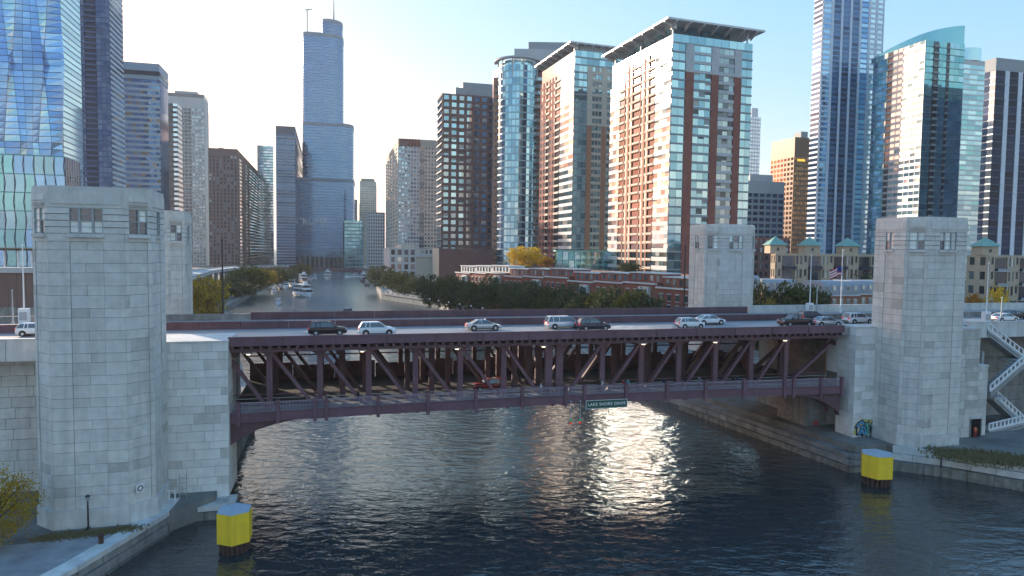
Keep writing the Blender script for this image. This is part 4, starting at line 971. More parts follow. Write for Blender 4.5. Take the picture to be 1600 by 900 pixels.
# townhouses -------------------------------------------------------------------------
def brick_row():
    rnd = random.Random(12); P0 = at(712, 345); P1 = at(1085, 205)
    d = (P1 - P0); L = d.length; d.normalize(); nin = Vector((-d.y, d.x, 0)); n = 10
    for i in range(n):
        a = P0 + d * (L * i / n); ww = L / n; e = empty('brick_townhouse', 'red brick townhouse with white trim behind the riverside trees, %s from the left' % ORD[i], 'townhouse', Vector((a.x, a.y, 3.2)), 0, 'row of brick townhouses')
        M = frame(Vector((0, 0, 0)), d, nin); H = 15.5 + (i % 3) * .5
        mb = MB(); mb.lohi((.05, .3, 0), (ww - .05, 12, H), M); mb.build('wall', BRICK, e)
        part('cornice', e, WHT, M, (ww / 2, .1, H + .2), (ww - .1, 1.0, .5)); part('setback_storey', e, WHT if i < 3 else BRICK, M, (ww / 2, 7, H + 1.9), (ww - .3, 8, 3)); part('cornice', e, WHT, M, (ww / 2, 6.8, H + 3.5), (ww - .2, 8.6, .35))
        for k in range(5): part('roof_window', e, GW[k % 4], M, (ww * (.14 + .18 * k), 2.95, H + 1.9), (1.3, .12, 1.9))
        bay = i % 2 == 0
        if bay:
            part('bay_window', e, WHT, M, (ww * .68, -.2, H * .55), (ww * .3, 1.4, H * .8)); 
            for k in range(4):
                for q in range(3): part('bay_pane', e, GC[(k + q) % 4], M, (ww * (.56 + .08 * q + .04), -.95, H * (.22 + .2 * k)), (ww * .075, .1, H * .15))
        for k in range(4):
            for q in range(2 if bay else 4):
                x = ww * (.14 + .22 * q); z = H * (.16 + .22 * k)
                part('window', e, GW[rnd.randrange(4)], M, (x, .22, z), (1.3, .2, 2.0)); part('window_trim', e, WHT, M, (x, .2, z + 1.1), (1.6, .3, .25)); part('window_trim', e, WHT, M, (x, .2, z - 1.1), (1.6, .3, .2))
brick_row()
def mansard_row():
    rnd = random.Random(3)
    for i, (p0, p1, Y, yt) in enumerate(((1178, 1192, 215, 430), (1196, 1248, 235, 436), (1290, 1345, 205, 439), (1336, 1400, 215, 438))):
        a = at(p0, Y, 3.2); bb = at(p1, Y + 3, 3.2); d = bb - a; L = d.length; d.normalize(); nin = Vector((-d.y, d.x, 0)); zt = atY(p0, yt, Y).z - 3.2
        lab = ('narrow brick townhouse end just right of the far right tower', 'grey mansard townhouse half hidden by dark trees behind the flagpole', 'brick townhouse with pale grey mansard roof left of the right stone tower', 'brick townhouse with curved grey roof partly behind the right stone tower')[i]
        e = empty('mansard_townhouse', lab, 'townhouse', a); M = frame(Vector((0, 0, 0)), d, nin); hb = zt - 4.4
        mb = MB(); mb.lohi((0, .2, 0), (L, 10, hb), M); mb.build('wall', mat('light_brick', (.34, .15, .1), .85, var=.15, scale=.5), e)
        mb = MB(); k = 8; R1 = [M @ Vector((0, .2 + 1.6 * (1 - math.cos(math.pi / 2 * j / k)), hb + 4.2 * math.sin(math.pi / 2 * j / k))) for j in range(k + 1)] + [M @ Vector((0, 10, hb + 4.2)), M @ Vector((0, 10, hb))]
        R2 = [p + d * L for p in R1]; mb.loft([R1, R2]); mb.build('mansard_roof', ROOFG, e, smooth=False)
        part('cornice', e, WHT, M, (L / 2, .0, hb), (L + .2, .6, .35))
        nn = max(1, round(L / 2.6))
        for q in range(nn):
            x = L * (q + .5) / nn
            part('dormer', e, LGREY, M, (x, .9, hb + 2.2), (1.3, 1.4, 1.7)); part('dormer_pane', e, GW[rnd.randrange(4)], M, (x, .17, hb + 2.2), (.9, .1, 1.2))
            for z in (hb - 2.2, hb - 5.2):
                part('window', e, GW[rnd.randrange(4)], M, (x, .14, z), (1.2, .16, 1.9)); part('window_trim', e, WHT, M, (x, .14, z + 1.05), (1.4, .2, .2))
        for q in range(nn * 2): part('rail_post', e, GREYM, M, (L * (q + .5) / (nn * 2), -.2, hb + .65), (.06, .06, .9))
        part('balcony_rail', e, GREYM, M, (L / 2, -.2, hb + 1.1), (L, .06, .06))
mansard_row()
# glass pavilion and raised brick terrace in front of the towers
b = Bld('glass_pavilion', 'green-framed glass pavilion at the foot of the left canopied high-rise', 'R', 866, 870, 952, 352, 393, cap=200, ztop=None)
GF = mat('green_frame', (.2, .42, .36), .5); b.core(GT[2], ins=.2); nf = 6; fh = b.H / nf
cols(b, b.FR, b.b, 0, nf, fh, [(1, 'g', GF, GC + GT, dict(band=.08, nb=9, pier=.1))], 71); b.roofbox(-.05, 1, -.02, 1.01, b.H, b.H + .8, GF, 'roof_edge'); b.done()
p0 = at(770, 362, 3.2); e = empty('brick_terrace', 'raised brick terrace wall with shrubs below the towers', 'terrace', p0)
d = (at(1075, 250) - at(770, 362)); L = d.length; d.normalize(); M = frame(Vector((0, 0, 0)), d, Vector((-d.y, d.x, 0)))
mb = MB(); mb.lohi((0, 0, 0), (L, 30, 17.8), M); mb.build('terrace_wall', mat('terrace_brick', (.36, .18, .13), .85, var=.12, scale=.3), e); part('coping', e, CREAM, M, (L / 2, .1, 18.0), (L, .8, .4))
# ================================================================== TREES
def leaf_crown(seed, clumps, leaves, size, flat=1.0, core=.0):
    rnd = random.Random(seed); mb = MB(); cs = []
    for i in range(clumps):
        while True:
            p = Vector((rnd.uniform(-1, 1), rnd.uniform(-1, 1), rnd.uniform(-1, 1)))
            if core < p.length < 1: break
        cs.append(Vector((p.x, p.y, p.z * flat)))
    for c in cs:
        r = rnd.uniform(.1, .24)
        for k in range(leaves):
            o = c + Vector((rnd.gauss(0, 1), rnd.gauss(0, 1), rnd.gauss(0, .8))) * r * .6
            a = Vector((rnd.gauss(0, 1), rnd.gauss(0, 1), rnd.gauss(0, 1))).normalized(); b = a.orthogonal().normalized(); q = rnd.uniform(0, 6.28)
            n2 = a.cross(b); x = (b * math.cos(q) + n2 * math.sin(q)) * size * rnd.uniform(.6, 1.3); y = (n2 * math.cos(q) - b * math.sin(q)) * size * rnd.uniform(.4, .8)
            mb.quad(o - x - y * .4, o + y * .1 - x * .2 - y, o + x, o + y)
    return mb
LEAF = {'dark': mat('leaf_dark', (.05, .062, .03), .7, spec=.08, var=.3, scale=.15, island=(.115, .125, .052), trans=.25), 'green': mat('leaf_green', (.05, .065, .02), .7, spec=.08, var=.2, scale=.3, island=(.10, .105, .028), trans=.25),
        'olive': mat('leaf_olive', (.085, .085, .02), .7, spec=.08, var=.2, scale=.3, island=(.2, .16, .025), trans=.25), 'yellow': mat('leaf_yellow', (.55, .36, .03), .7, spec=.08, var=.2, scale=.3, island=(.7, .5, .05), trans=.3),
        'orange': mat('leaf_orange', (.32, .13, .02), .7, spec=.08, var=.2, scale=.3, island=(.45, .25, .03), trans=.3), 'gold': mat('leaf_gold', (.30, .19, .025), .7, spec=.08, var=.2, scale=.3, island=(.5, .34, .04), trans=.3)}
BARK = mat('bark', (.06, .045, .035), .95, var=.2, scale=2)
CROWN = {}
def crown_mesh(v, kind):
    if (v, kind) not in CROWN:
        mb = leaf_crown(40 + v, 230, 13, .075, (1.05, .9, 1.15, .8)[v]) if v < 4 else leaf_crown(60, 420, 16, .034, .95)
        CROWN[(v, kind)] = mb.mesh('crown', LEAF[kind])
    return CROWN[(v, kind)]
TRUNK = None
def tree(label, x, y, z0, h, r, kind, v, group=None, name='tree', cat='tree', low=.12):
    global TRUNK
    e = empty(name, label, cat, (x, y, z0), random.uniform(0, 6.28), group)
    if TRUNK is None:
        rnd = random.Random(2); mb = MB(); mb.tube((0, 0, 0), (.01, 0, .45), .035, .024, 8)
        for i in range(9):
            a = i * 2.4; b0 = Vector((.005, 0, rnd.uniform(.25, .45))); b1 = b0 + Vector((math.cos(a) * .2, math.sin(a) * .2, rnd.uniform(.15, .3))); mb.tube(b0, b1, .014, .006, 6)
            b2 = b1 + Vector((math.cos(a + .5) * .12, math.sin(a + .5) * .12, .12)); mb.tube(b1, b2, .006, .002, 5)
        TRUNK = mb.mesh('trunk', BARK)
    t = link('trunk', TRUNK, e); t.scale = (h, h, h)
    c = link('crown', crown_mesh(v, kind), e); hh = h * (1 - low) / 2; c.location = (0, 0, h - hh); c.scale = (r, r, hh)
    return e
rnd = random.Random(77)
# row along the right bank, in front of the townhouses
G = 'dark trees of the riverside row'
n = 22
for i in range(n):
    f = i / (n - 1); px = 672 + (1004 - 672) * f; Y = 320 - 118 * f + rnd.uniform(-4, 4); p = at(px, Y)
    top = atY(px, 429 + 4 * math.sin(i * 1.7) + 26 * f + rnd.uniform(-4, 4), Y).z
    tree('dark green riverside tree in front of the brick townhouses, %s from the left' % ORD[i], p.x, p.y, 3.2, top - 3.2, rnd.uniform(5.2, 6.8), ('dark', 'dark', 'green', 'dark', 'dark')[i % 5] if i not in (17, 20) else 'olive', i % 4, G, low=.05)
for i, (px, Y, yt, r, k, lab) in enumerate(((594, 470, 414, 9, 'dark', 'dark tree at the right river edge beside the far bridge'), (614, 430, 420, 8, 'dark', 'dark tree on the right promenade before the cream office building'), (632, 400, 425, 8, 'green', 'dull green tree on the right promenade, nearest the water'), (652, 380, 428, 7, 'dark', 'small dark tree between promenade and brick podium'),
        (821, 366, 384, 10, 'yellow', 'bright sunlit yellow tree at the foot of the round tower'), (853, 378, 400, 5, 'orange', 'small reddish tree right of the bright yellow tree'), (985, 285, 410, 5, 'dark', 'small dark shrub tree on the terrace under the right high-rise'))):
    p = at(px, Y); top = atY(px, yt, Y).z; z0 = 3.2 if i < 4 else 20.9
    tree(lab, p.x, p.y, z0, max(4, top - z0), r, k, i % 4, low=.05)
for i, (px, Y, yt, r, k, lab) in enumerate(((322, 255, 431, 8, 'gold', 'golden-green tree on the left bank beside the half-hidden tower'), (303, 285, 438, 7, 'orange', 'orange-tinged tree touching the half-hidden left tower'), (388, 420, 416, 12, 'olive', 'large yellow-green tree on the left bank under the viaduct'), (406, 440, 414, 11, 'gold', 'golden top-lit tree right of the large yellow-green one'), (366, 400, 428, 9, 'dark', 'dark tree under the elevated road on the left bank'),
        (375, 375, 440, 8, 'dark', 'low dark tree beside the moored boats'), (432, 520, 418, 10, 'green', 'green tree behind the moored boats on the left'), (445, 545, 420, 9, 'dark', 'dark green tree near the left end of the far bridge'), (474, 640, 411, 8, 'olive', 'small olive tree left of the far bridge middle'), (462, 625, 414, 8, 'green', 'small green tree at the left end of the far bridge'))):
    p = at(px, Y); top = atY(px, yt, Y).z; tree(lab, p.x, p.y, 2.2, top - 2.2, r, k, i % 4, low=.04)
for i, (px, Y, yt, r, k, lab) in enumerate(((1188, 190, 437, 3.6, 'dark', 'narrow dark tree right of the far right tower'), (1212, 200, 452, 6, 'dark', 'broad dark tree in front of the grey mansard townhouse'), (1236, 195, 444, 6.5, 'dark', 'dark round tree left of the white flagpole base'), (1258, 190, 438, 6, 'green', 'green tree directly behind the white flagpole'), (1276, 192, 446, 5, 'dark', 'dark tree between flagpole and brick townhouse'),
        (1352, 255, 425, 7, 'dark', 'dark tree in front of the balcony apartments by the right tower'), (1206, 178, 470, 3, 'olive', 'low olive shrub above the road wall near the far right tower'), (1347, 172, 468, 1.6, 'dark', 'little conifer shrub by the brick townhouse wall'),
        (1519, 170, 456, 3.4, 'orange', 'orange shrub right of the right stone tower'), (1538, 172, 466, 3, 'dark', 'dark green shrub between orange and yellow shrubs'), (1561, 168, 453, 3.6, 'yellow', 'bright yellow tree by the sunlit apartments on the right'), (1590, 170, 463, 4, 'dark', 'dark hedge tree at the right edge above the road'))):
    p = at(px, Y); top = atY(px, yt, Y).z; tree(lab, p.x, p.y, 3.2, top - 3.2, r, k, i % 4, low=.04)
p = atZ(-6, 862, 2.2); tree('yellow-leaved young tree in the bottom left corner on the plaza', p.x, p.y, 2.2, 7.6, 3.4, 'gold', 4, low=.1)
# far masses of foliage along the left bank
tufts('shrubbery', 'low hedge plants along the terrace below the round tower', [(at(780, 358).x, 358), (at(900, 326).x, 326)], 20.9, 1500, 1.6, LEAF['dark'], 9, .8)

# ================================================================== VEHICLES
RUB = mat('tyre_rubber', (.015, .015, .016), .8, var=.1); RIM = mat('alloy_rim', (.55, .56, .58), .3, .7, var=0); CGL = mat('car_glass', (.09, .11, .14), .06, .35, var=0, spec=.9)
TAIL = mat('tail_lamp', (.5, .01, .01), .3, var=0, emit=.25); HEAD = mat('head_lamp', (.75, .77, .78), .15, var=0); TRIM = mat('black_trim', (.02, .02, .022), .6, var=0)
def paint(n, c, met=.2): return mat('car_paint_' + n, c, .25, met, var=0, spec=.6)
SHAPES = {   # length, width, height, belt height, cabin stations (rear base, rear roof, front roof, front base) as shares from the rear, bonnet height, tail height
    'suv': (4.65, 1.88, 1.70, 1.06, (.02, .10, .56, .76), 1.04, 1.06), 'sedan': (4.8, 1.84, 1.46, .95, (.12, .30, .58, .78), .93, .98), 'van': (5.1, 2.0, 1.74, 1.05, (.015, .06, .66, .86), 1.03, 1.05), 'hatch': (4.1, 1.72, 1.54, 1.0, (.02, .12, .58, .84), .98, 1.02), 'pickup': (5.4, 2.0, 1.85, 1.15, (.40, .43, .62, .76), 1.14, 1.12)}
def car(label, kind, pm, loc, rz, group='cars on the upper road'):
    Lc, Wc, Hc, zb, cab, zh, zt = SHAPES[kind]; hw = Wc / 2
    e = empty('car', label, 'car', loc, rz, group)
    st = [(0, .42, .55, .82), (.015, .3, zt - .12, .93), (.05, .24, zt, .97), (.2, .22, zb, 1), (.45, .22, zb, 1), (cab[3], .22, (zb + zh) / 2, 1), (.86, .24, zh - .04, .97), (.95, .27, zh - .16, .92), (.985, .32, zh - .3, .84), (1.0, .42, .6, .72)]
    rings = []
    for f, z0, z1, k in st:
        x = (f - .5) * Lc; w_ = hw * k
        rings.append([(x, -w_ * .9, z0), (x, -w_, z0 + .14), (x, -w_, (z0 + z1) / 2 + .1), (x, -w_ * .97, z1 - .08), (x, -w_ * .84, z1), (x, w_ * .84, z1), (x, w_ * .97, z1 - .08), (x, w_, (z0 + z1) / 2 + .1), (x, w_, z0 + .14), (x, w_ * .9, z0)])
    body = MB().loft(rings).build('body', pm, e, smooth=True)
    md = body.modifiers.new('s', 'EDGE_SPLIT'); md.split_angle = rad(38)
    X = [(f - .5) * Lc for f in cab]; bw, rw = hw * .86, hw * .70; zr = Hc
    lo = [(X[0], -bw, zb - .03), (X[3], -bw, zb - .05), (X[3], bw, zb - .05), (X[0], bw, zb - .03)]; hi = [(X[1], -rw, zr - .07), (X[2], -rw, zr - .05), (X[2], rw, zr - .05), (X[1], rw, zr - .07)]
    MB().hexa(lo + hi).build('window_glass', CGL, e)
    MB().hexa([(X[1] - .04, -rw - .02, zr - .08), (X[2] + .04, -rw - .02, zr - .07), (X[2] + .04, rw + .02, zr - .07), (X[1] - .04, rw + .02, zr - .08), (X[1] + .15, -rw + .1, zr), (X[2] - .2, -rw + .1, zr + .01), (X[2] - .2, rw - .1, zr + .01), (X[1] + .15, rw - .1, zr)]).build('roof', pm, e)
    for sgn in (-1, 1):
        for a, b, wd in ((lo[0], hi[0], .14), (lo[1], hi[1], .09), (((X[1] + X[2]) / 2 - .1, -bw, zb), ((X[1] + X[2]) / 2 - .1, -rw, zr - .06), .08), (((X[0] * .8 + X[1] * .2) + .75, -bw, zb), (X[1] + .5, -rw, zr - .06), .09)):
            MB().bar((a[0], sgn * abs(a[1]) * 1.005, a[2]), (b[0], sgn * abs(b[1]) * 1.01, b[2]), wd, .05).build('pillar', pm, e)
        MB().box((X[2] + .62 * (X[3] - X[2]), sgn * (hw + .06), zb + .05), (.16, .2, .13)).build('side_mirror', pm, e)
        MB().box((-Lc / 2 + .08, sgn * hw * .74, zt - .18), (.16, hw * .34, .2)).build('tail_light', TAIL, e)
        MB().box((Lc / 2 - .2, sgn * hw * .66, zh - .28), (.22, hw * .36, .14)).build('headlight', HEAD, e)
        MB().box((0, sgn * (hw - .02), .28), (Lc * .5, .06, .12)).build('sill_trim', TRIM, e)
        for x in (-.30 * Lc, .31 * Lc):
            r = .35 if kind != 'hatch' else .31
            wa = MB().tube((x, sgn * (hw - .03), r + .04), (x, sgn * (hw + .004), r + .04), r + .07, None, 18).build('wheel_arch', TRIM, e)
            t = MB().tube((x, sgn * (hw - .22), r), (x, sgn * (hw + .02), r), r, None, 18).build('wheel', RUB, e)
            MB().tube((x, sgn * (hw + .0), r), (x, sgn * (hw + .035), r), r * .62, r * .5, 12).build('rim', RIM, t)
    MB().box((Lc / 2 - .04, 0, .5), (.1, hw * 1.2, .18)).build('grille', TRIM, e); MB().box((-Lc / 2 + .02, 0, .45), (.1, hw * 1.5, .16)).build('rear_bumper', TRIM, e)
    return e
def on_deck(px, py, z=DK): s, t, _ = stz(atZ(px, py, z)); return s, t
WHT_P, BLK_P, SIL_P = paint('white', (.75, .76, .77), 0), paint('black', (.012, .012, .016)), paint('silver', (.45, .47, .5), .5)
DKB_P, RED_P, BLU_P = paint('darkblue', (.03, .035, .06)), paint('red', (.35, .02, .02)), paint('palegrey', (.6, .63, .68), .3)
for px, t, kind, pm, hd, lab in ((512, 3.6, 'suv', BLK_P, 0, 'black SUV leading left of the white SUV on the bridge deck'), (589, 2.5, 'suv', WHT_P, 0, 'white SUV with dark windows following right of the black SUV'), (755, 5.6, 'sedan', SIL_P, 0, 'silver-blue sedan alone near mid-span'),
        (880, 6.0, 'van', BLU_P, 0, 'silver minivan overlapping the dark SUV at mid-span'), (927, 3.2, 'suv', DKB_P, 0, 'dark blue SUV in front of the silver minivan'), (1078, 3.4, 'hatch', WHT_P, 0, 'small white hatchback below the far right tower'), (1108, 7.6, 'sedan', WHT_P, 0, 'white sedan just beyond the small hatchback'),
        (1243, 3.6, 'pickup', BLK_P, 180, 'black pickup facing left in the queue near the right tower'), (1268, 9.0, 'suv', DKB_P, 0, 'dark SUV with red tail lamps at the back of the queue'), (1290, 2.6, 'sedan', SIL_P, 0, 'silver-white sedan in front of the black pickup'), (1340, 5.2, 'suv', WHT_P, 0, 'white SUV entering behind the right stone tower'),
        (1568, 3.8, 'sedan', WHT_P, 0, 'white sedan on the road above the zigzag stairs'), (1583, 7.6, 'sedan', BLK_P, 0, 'dark car beyond the white sedan at the right edge'), (58, 8.4, 'hatch', WHT_P, 0, 'white car half hidden by the left stone tower')):
    s, z = onT(px, 505, t); car(lab, kind, pm, W(s, t, DK), TH + rad(hd))
s, z = onT(764, 590, 8.0); car('red SUV with glowing tail lamps on the shaded lower deck', 'suv', RED_P, W(s, 8.0, 10.6), TH + math.pi, 'cars on the lower road')

# ================================================================== BOATS
HULL = mat('boat_hull', (.72, .73, .74), .35, var=.04); HULLD = mat('boat_hull_dark', (.06, .07, .09), .4, var=.05); WOODB = mat('boat_wood', (.2, .1, .05), .5, var=.1)
def boat(label, kind, x, y, L, rz, hm=None):
    e = empty('boat', label, 'boat', (x, y, 0), rz, 'boats on the river'); wd = L * (.3 if kind == 'motor' else .26); hm = hm or HULL; h = L * .10 + .3
    rings = []
    for f, k in ((0, .8), (.15, .95), (.5, 1), (.75, .8), (.9, .42), (1, .04)):
        xx = (f - .5) * L; w_ = wd / 2 * k; zt = h * (1 + .3 * f * f)
        rings.append([(xx, -w_ * .6, -.3), (xx, -w_, h * .3), (xx, -w_ * 1.03, zt), (xx, w_ * 1.03, zt), (xx, w_, h * .3), (xx, w_ * .6, -.3)])
    MB().loft(rings).build('hull', hm, e)
    MB().lohi((-.48 * L, -wd * .5, h * .35), (.2 * L, wd * .5, h * .5)).build('hull_stripe', HULLD, e)
    if kind == 'tour':
        for q in range(2):
            z0 = h + q * 2.5; k = .82 - q * .18
            MB().lohi((-.42 * L, -wd * .42, z0), (-.42 * L + L * k, wd * .42, z0 + .5)).build('cabin_sill', HULL, e); MB().lohi((-.41 * L, -wd * .40, z0 + .5), (-.41 * L + L * (k - .02), wd * .40, z0 + 1.7)).build('cabin_windows', GD[1], e)
            MB().lohi((-.44 * L, -wd * .45, z0 + 2.2), (-.44 * L + L * (k + .04), wd * .45, z0 + 2.5)).build('deck_roof', HULL, e)
            n = 8
            for i in range(n + 1):
                for sg in (-1, 1): part('stanchion', e, HULL, I4, (-.41 * L + L * (k - .02) * i / n, sg * wd * .41, z0 + 1.35), (.16, .14, 1.8))
        MB().lohi((.05 * L, -wd * .2, h + 5), (.18 * L, wd * .2, h + 7)).build('wheelhouse', HULL, e); MB().tube((-.05 * L, 0, h + 5), (-.05 * L, 0, h + 8.5), .08).build('mast', GREYM, e)
    else:
        MB().hexa([(-.3 * L, -wd * .38, h), (.25 * L, -wd * .3, h), (.25 * L, wd * .3, h), (-.3 * L, wd * .38, h), (-.28 * L, -wd * .32, h + L * .12), (.1 * L, -wd * .26, h + L * .12), (.1 * L, wd * .26, h + L * .12), (-.28 * L, wd * .32, h + L * .12)]).build('cabin', HULL, e)
        MB().hexa([(-.28 * L, -wd * .37, h + L * .05), (.2 * L, -wd * .31, h + L * .05), (.2 * L, wd * .31, h + L * .05), (-.28 * L, wd * .37, h + L * .05), (-.27 * L, -wd * .345, h + L * .1), (.14 * L, -wd * .285, h + L * .1), (.14 * L, wd * .285, h + L * .1), (-.27 * L, wd * .345, h + L * .1)]).build('cabin_windows', GD[0], e)
        MB().lohi((-.26 * L, -wd * .34, h + L * .19), (.0 * L, wd * .34, h + L * .205)).build('hardtop', HULL, e)
        for x_, sg in ((-.24, 1), (-.24, -1), (-.02, 1), (-.02, -1)): part('hardtop_post', e, GREYM, I4, (x_ * L, sg * wd * .3, h + L * .15), (.1, .1, L * .09))
    return e
DIR = math.atan2(334, -91)
for px, py, kind, L, da, hm, lab in ((435, 476, 'motor', 10, 180, None, 'small white motor boat heading to the camera near the left bank'), (474, 463, 'tour', 22, 205, None, 'white double-deck tour boat in mid-river'), (512, 437, 'tour', 26, 180, None, 'far white tour boat below the far bridge'),
        (428, 457, 'motor', 11, 180, None, 'white cruiser moored on the left, nearest the camera'), (438, 452, 'motor', 10, 180, WOODB, 'brown-hulled moored cruiser on the left bank'), (447, 450, 'motor', 14, 180, None, 'tall white moored yacht beside the left bank'), (456, 446, 'tour', 20, 180, None, 'large white moored cruise yacht on the left bank'), (474, 442, 'tour', 24, 190, WOODB, 'brown-sided tour boat moored left below the far bridge'),
        (485, 438, 'motor', 16, 180, None, 'white boat moored just before the far bridge'), (492, 437, 'motor', 16, 180, None, 'second white boat moored just before the far bridge'), (553, 435, 'motor', 18, 90, None, 'white boat crossing below the right end of the far bridge'), (568, 440, 'tour', 20, 180, HULLD, 'dark boat docked on the right quay by the far bridge'), (574, 446, 'motor', 14, 180, HULLD, 'small dark boat docked on the right quay')):
    p = atZ(px, py, 0); boat(lab, kind, p.x, p.y, L, DIR + rad(da), hm)
p = atZ(543, 485, 0); boat('tiny dark skiff low in the water just above the bridge parapet', 'motor', p.x, p.y, 4.2, .2, HULLD)

# far bridge -------------------------------------------------------------------------
c0, c1 = at(415, 735, 0), at(606, 690, 0); d = c1 - c0; L = d.length; ang = math.atan2(d.y, d.x)
e = empty('road_bridge', 'low dark maroon road bridge crossing the river at the bend', 'bridge', c0, ang)
part('deck', e, STEEL_D, I4, (L / 2, 8, 8.2), (L, 18, .8)); part('fascia', e, STEEL, I4, (L / 2, -1.1, 8.3), (L, .3, 1.2)); part('railing', e, STEEL_D, I4, (L / 2, -1.1, 9.5), (L, .1, .9))
for f in (.17, .83): part('pier', e, CONC_D, I4, (L * f, 7, 3.5), (7, 18, 9))
mb = MB(); k = 16; top = [(L * (.2 + .6 * i / k), -.9, 7.8) for i in range(k + 1)]; bot = [(L * (.2 + .6 * i / k), -.9, 4.0 + 3.0 * math.sin(math.pi * i / k)) for i in range(k + 1)]
for i in range(k): mb.hexa([bot[i], bot[i + 1], (bot[i + 1][0], -.2, bot[i + 1][2]), (bot[i][0], -.2, bot[i][2]), top[i], top[i + 1], (top[i + 1][0], -.2, 7.8), (top[i][0], -.2, 7.8)])
mb.build('arch_girder', STEEL_D, e)
for i in range(20): part('lamp_post', e, DARKM, I4, (L * (i + .5) / 20, -1, 11), (.25, .25, 4.5))
# elevated road on the left bank
pts = [(at(255, 300).x, 300, 14.5), (at(318, 470).x, 470, 13), (at(372, 640).x, 640, 11), (at(440, 760).x, 760, 9.5)]
e = empty('viaduct', 'curving elevated road on columns along the left bank', 'viaduct', (*pts[0][:2], 0)); b0 = Vector((*pts[0][:2], 0))
for a, b in zip(pts, pts[1:]):
    a = Vector(a) - b0; b = Vector(b) - b0; MB().bar(a, b, 16, 1.2).build('deck', CONC, e)
    sd_ = (b - a).cross(Vector((0, 0, 1))).normalized() * 7.8
    for sg in (-1, 1): MB().bar(a + sd_ * sg + Vector((0, 0, 1.0)), b + sd_ * sg + Vector((0, 0, 1.0)), .4, 1.1).build('parapet', CONC, e)
    n = max(3, int((b - a).length / 22))
    for i in range(n):
        p = a + (b - a) * (i + .5) / n
        for sg in (-.7, .7): q = p + sd_ * sg; MB().lohi((q.x - .7, q.y - .7, 2), (q.x + .7, q.y + .7, p.z - .5)).build('column', CONC_D, e)
# promenade on the right bank
pr = [(-134, 658), (-78, 410), (-37, 352), (10, 215)]
PROM = mat('promenade_paving', (.33, .32, .33), .8, var=.1)
mb = MB()
for a, b in zip(pr, pr[1:]): mb.bar((a[0] + 4, a[1], 3.3), (b[0] + 4, b[1], 3.3), 9, .25)
struct(mb.build('promenade', PROM))
e = empty('balustrade', 'pale post and rail balustrade along the right river promenade', 'balustrade', (-78, 410, 3.4))
for a, b in zip(pr, pr[1:]):
    a = Vector((*a, 0)) - Vector((-78.8, 410, 0)); b = Vector((*b, 0)) - Vector((-78.8, 410, 0)); n = int((b - a).length / 6)
    for i in range(n): p = a + (b - a) * (i / n); part('post', e, LGREY, Matrix.Translation((p.x, p.y, .8)), (0, 0, 0), (.7, .7, 1.6))
    MB().bar(a + Vector((0, 0, 1.1)), b + Vector((0, 0, 1.1)), .25, .3).build('rail', LGREY, e)
for i, px in enumerate((685, 699, 715, 732, 750, 768)):
    p = at(px, 318 - i * 9); lp = empty('globe_lamp', 'small globe lamp before the dark riverside trees, %s from the left' % ORD[i], 'lamp', (p.x - 3, p.y - 8, 3.2), 0, 'promenade globe lamps')
    MB().tube((0, 0, 0), (0, 0, 4.2), .1, .08).build('post', DARKM, lp); MB().tube((0, 0, 4.2), (0, 0, 4.8), .3, .25, 8).build('globe', WHITE, lp)

# ================================================================== NEAR FURNITURE
YEL = mat('yellow_paint', (.9, .6, .03), .55, var=.06, scale=.8, streak=.3, grime=(.38, .25, .05)); RUST = mat('rusty_pile', (.075, .04, .032), .9, var=.3, scale=2, bump=.3)
TOPG = mat('dolphin_top', (.40, .45, .5), .7, var=.1, scale=2)
def dolphin(label, cx, cy, R_, z0, z1, rot, n=8):
    e = empty('mooring_dolphin', label, 'dolphin', (cx, cy, 0), rot, 'yellow mooring dolphins')
    pts = [(R_ * math.cos(2 * math.pi * i / n), R_ * math.sin(2 * math.pi * i / n)) for i in range(n)]
    for i in range(n):
        a, b = Vector((*pts[i], 0)), Vector((*pts[(i + 1) % n], 0)); d = b - a; L = d.length; d.normalize()
        part('yellow_panel', e, YEL, frame(a, d, Vector((-d.y, d.x, 0))), (L / 2, .08, (z0 + z1) / 2), (L + .03, .16, z1 - z0))
    MB().prism([(x * .99, y * .99) for x, y in pts], z1 - .02, z1 + .1).build('cap', TOPG, e); MB().prism([(x * .9, y * .9) for x, y in pts], z0 + .05, z1 - .05).build('core', TOPG, e)
    for i in range(18): q = 2 * math.pi * i / 18; MB().tube((R_ * .74 * math.cos(q), R_ * .74 * math.sin(q), -1.5), (R_ * .74 * math.cos(q), R_ * .74 * math.sin(q), z0 + .2), .2, None, 8).build('pile', RUST, e)
p = atZ(358, 868, 0); dolphin('yellow mooring dolphin on rusty piles by the left pier', p.x, p.y + 1.4, 1.72, 1.0, 4.0, rad(-18), 6)
p = atZ(1379, 762, 0); dolphin('yellow mooring dolphin on rusty piles by the right pier', p.x, p.y + 1.6, 2.05, 1.1, 4.0, rad(6), 6)

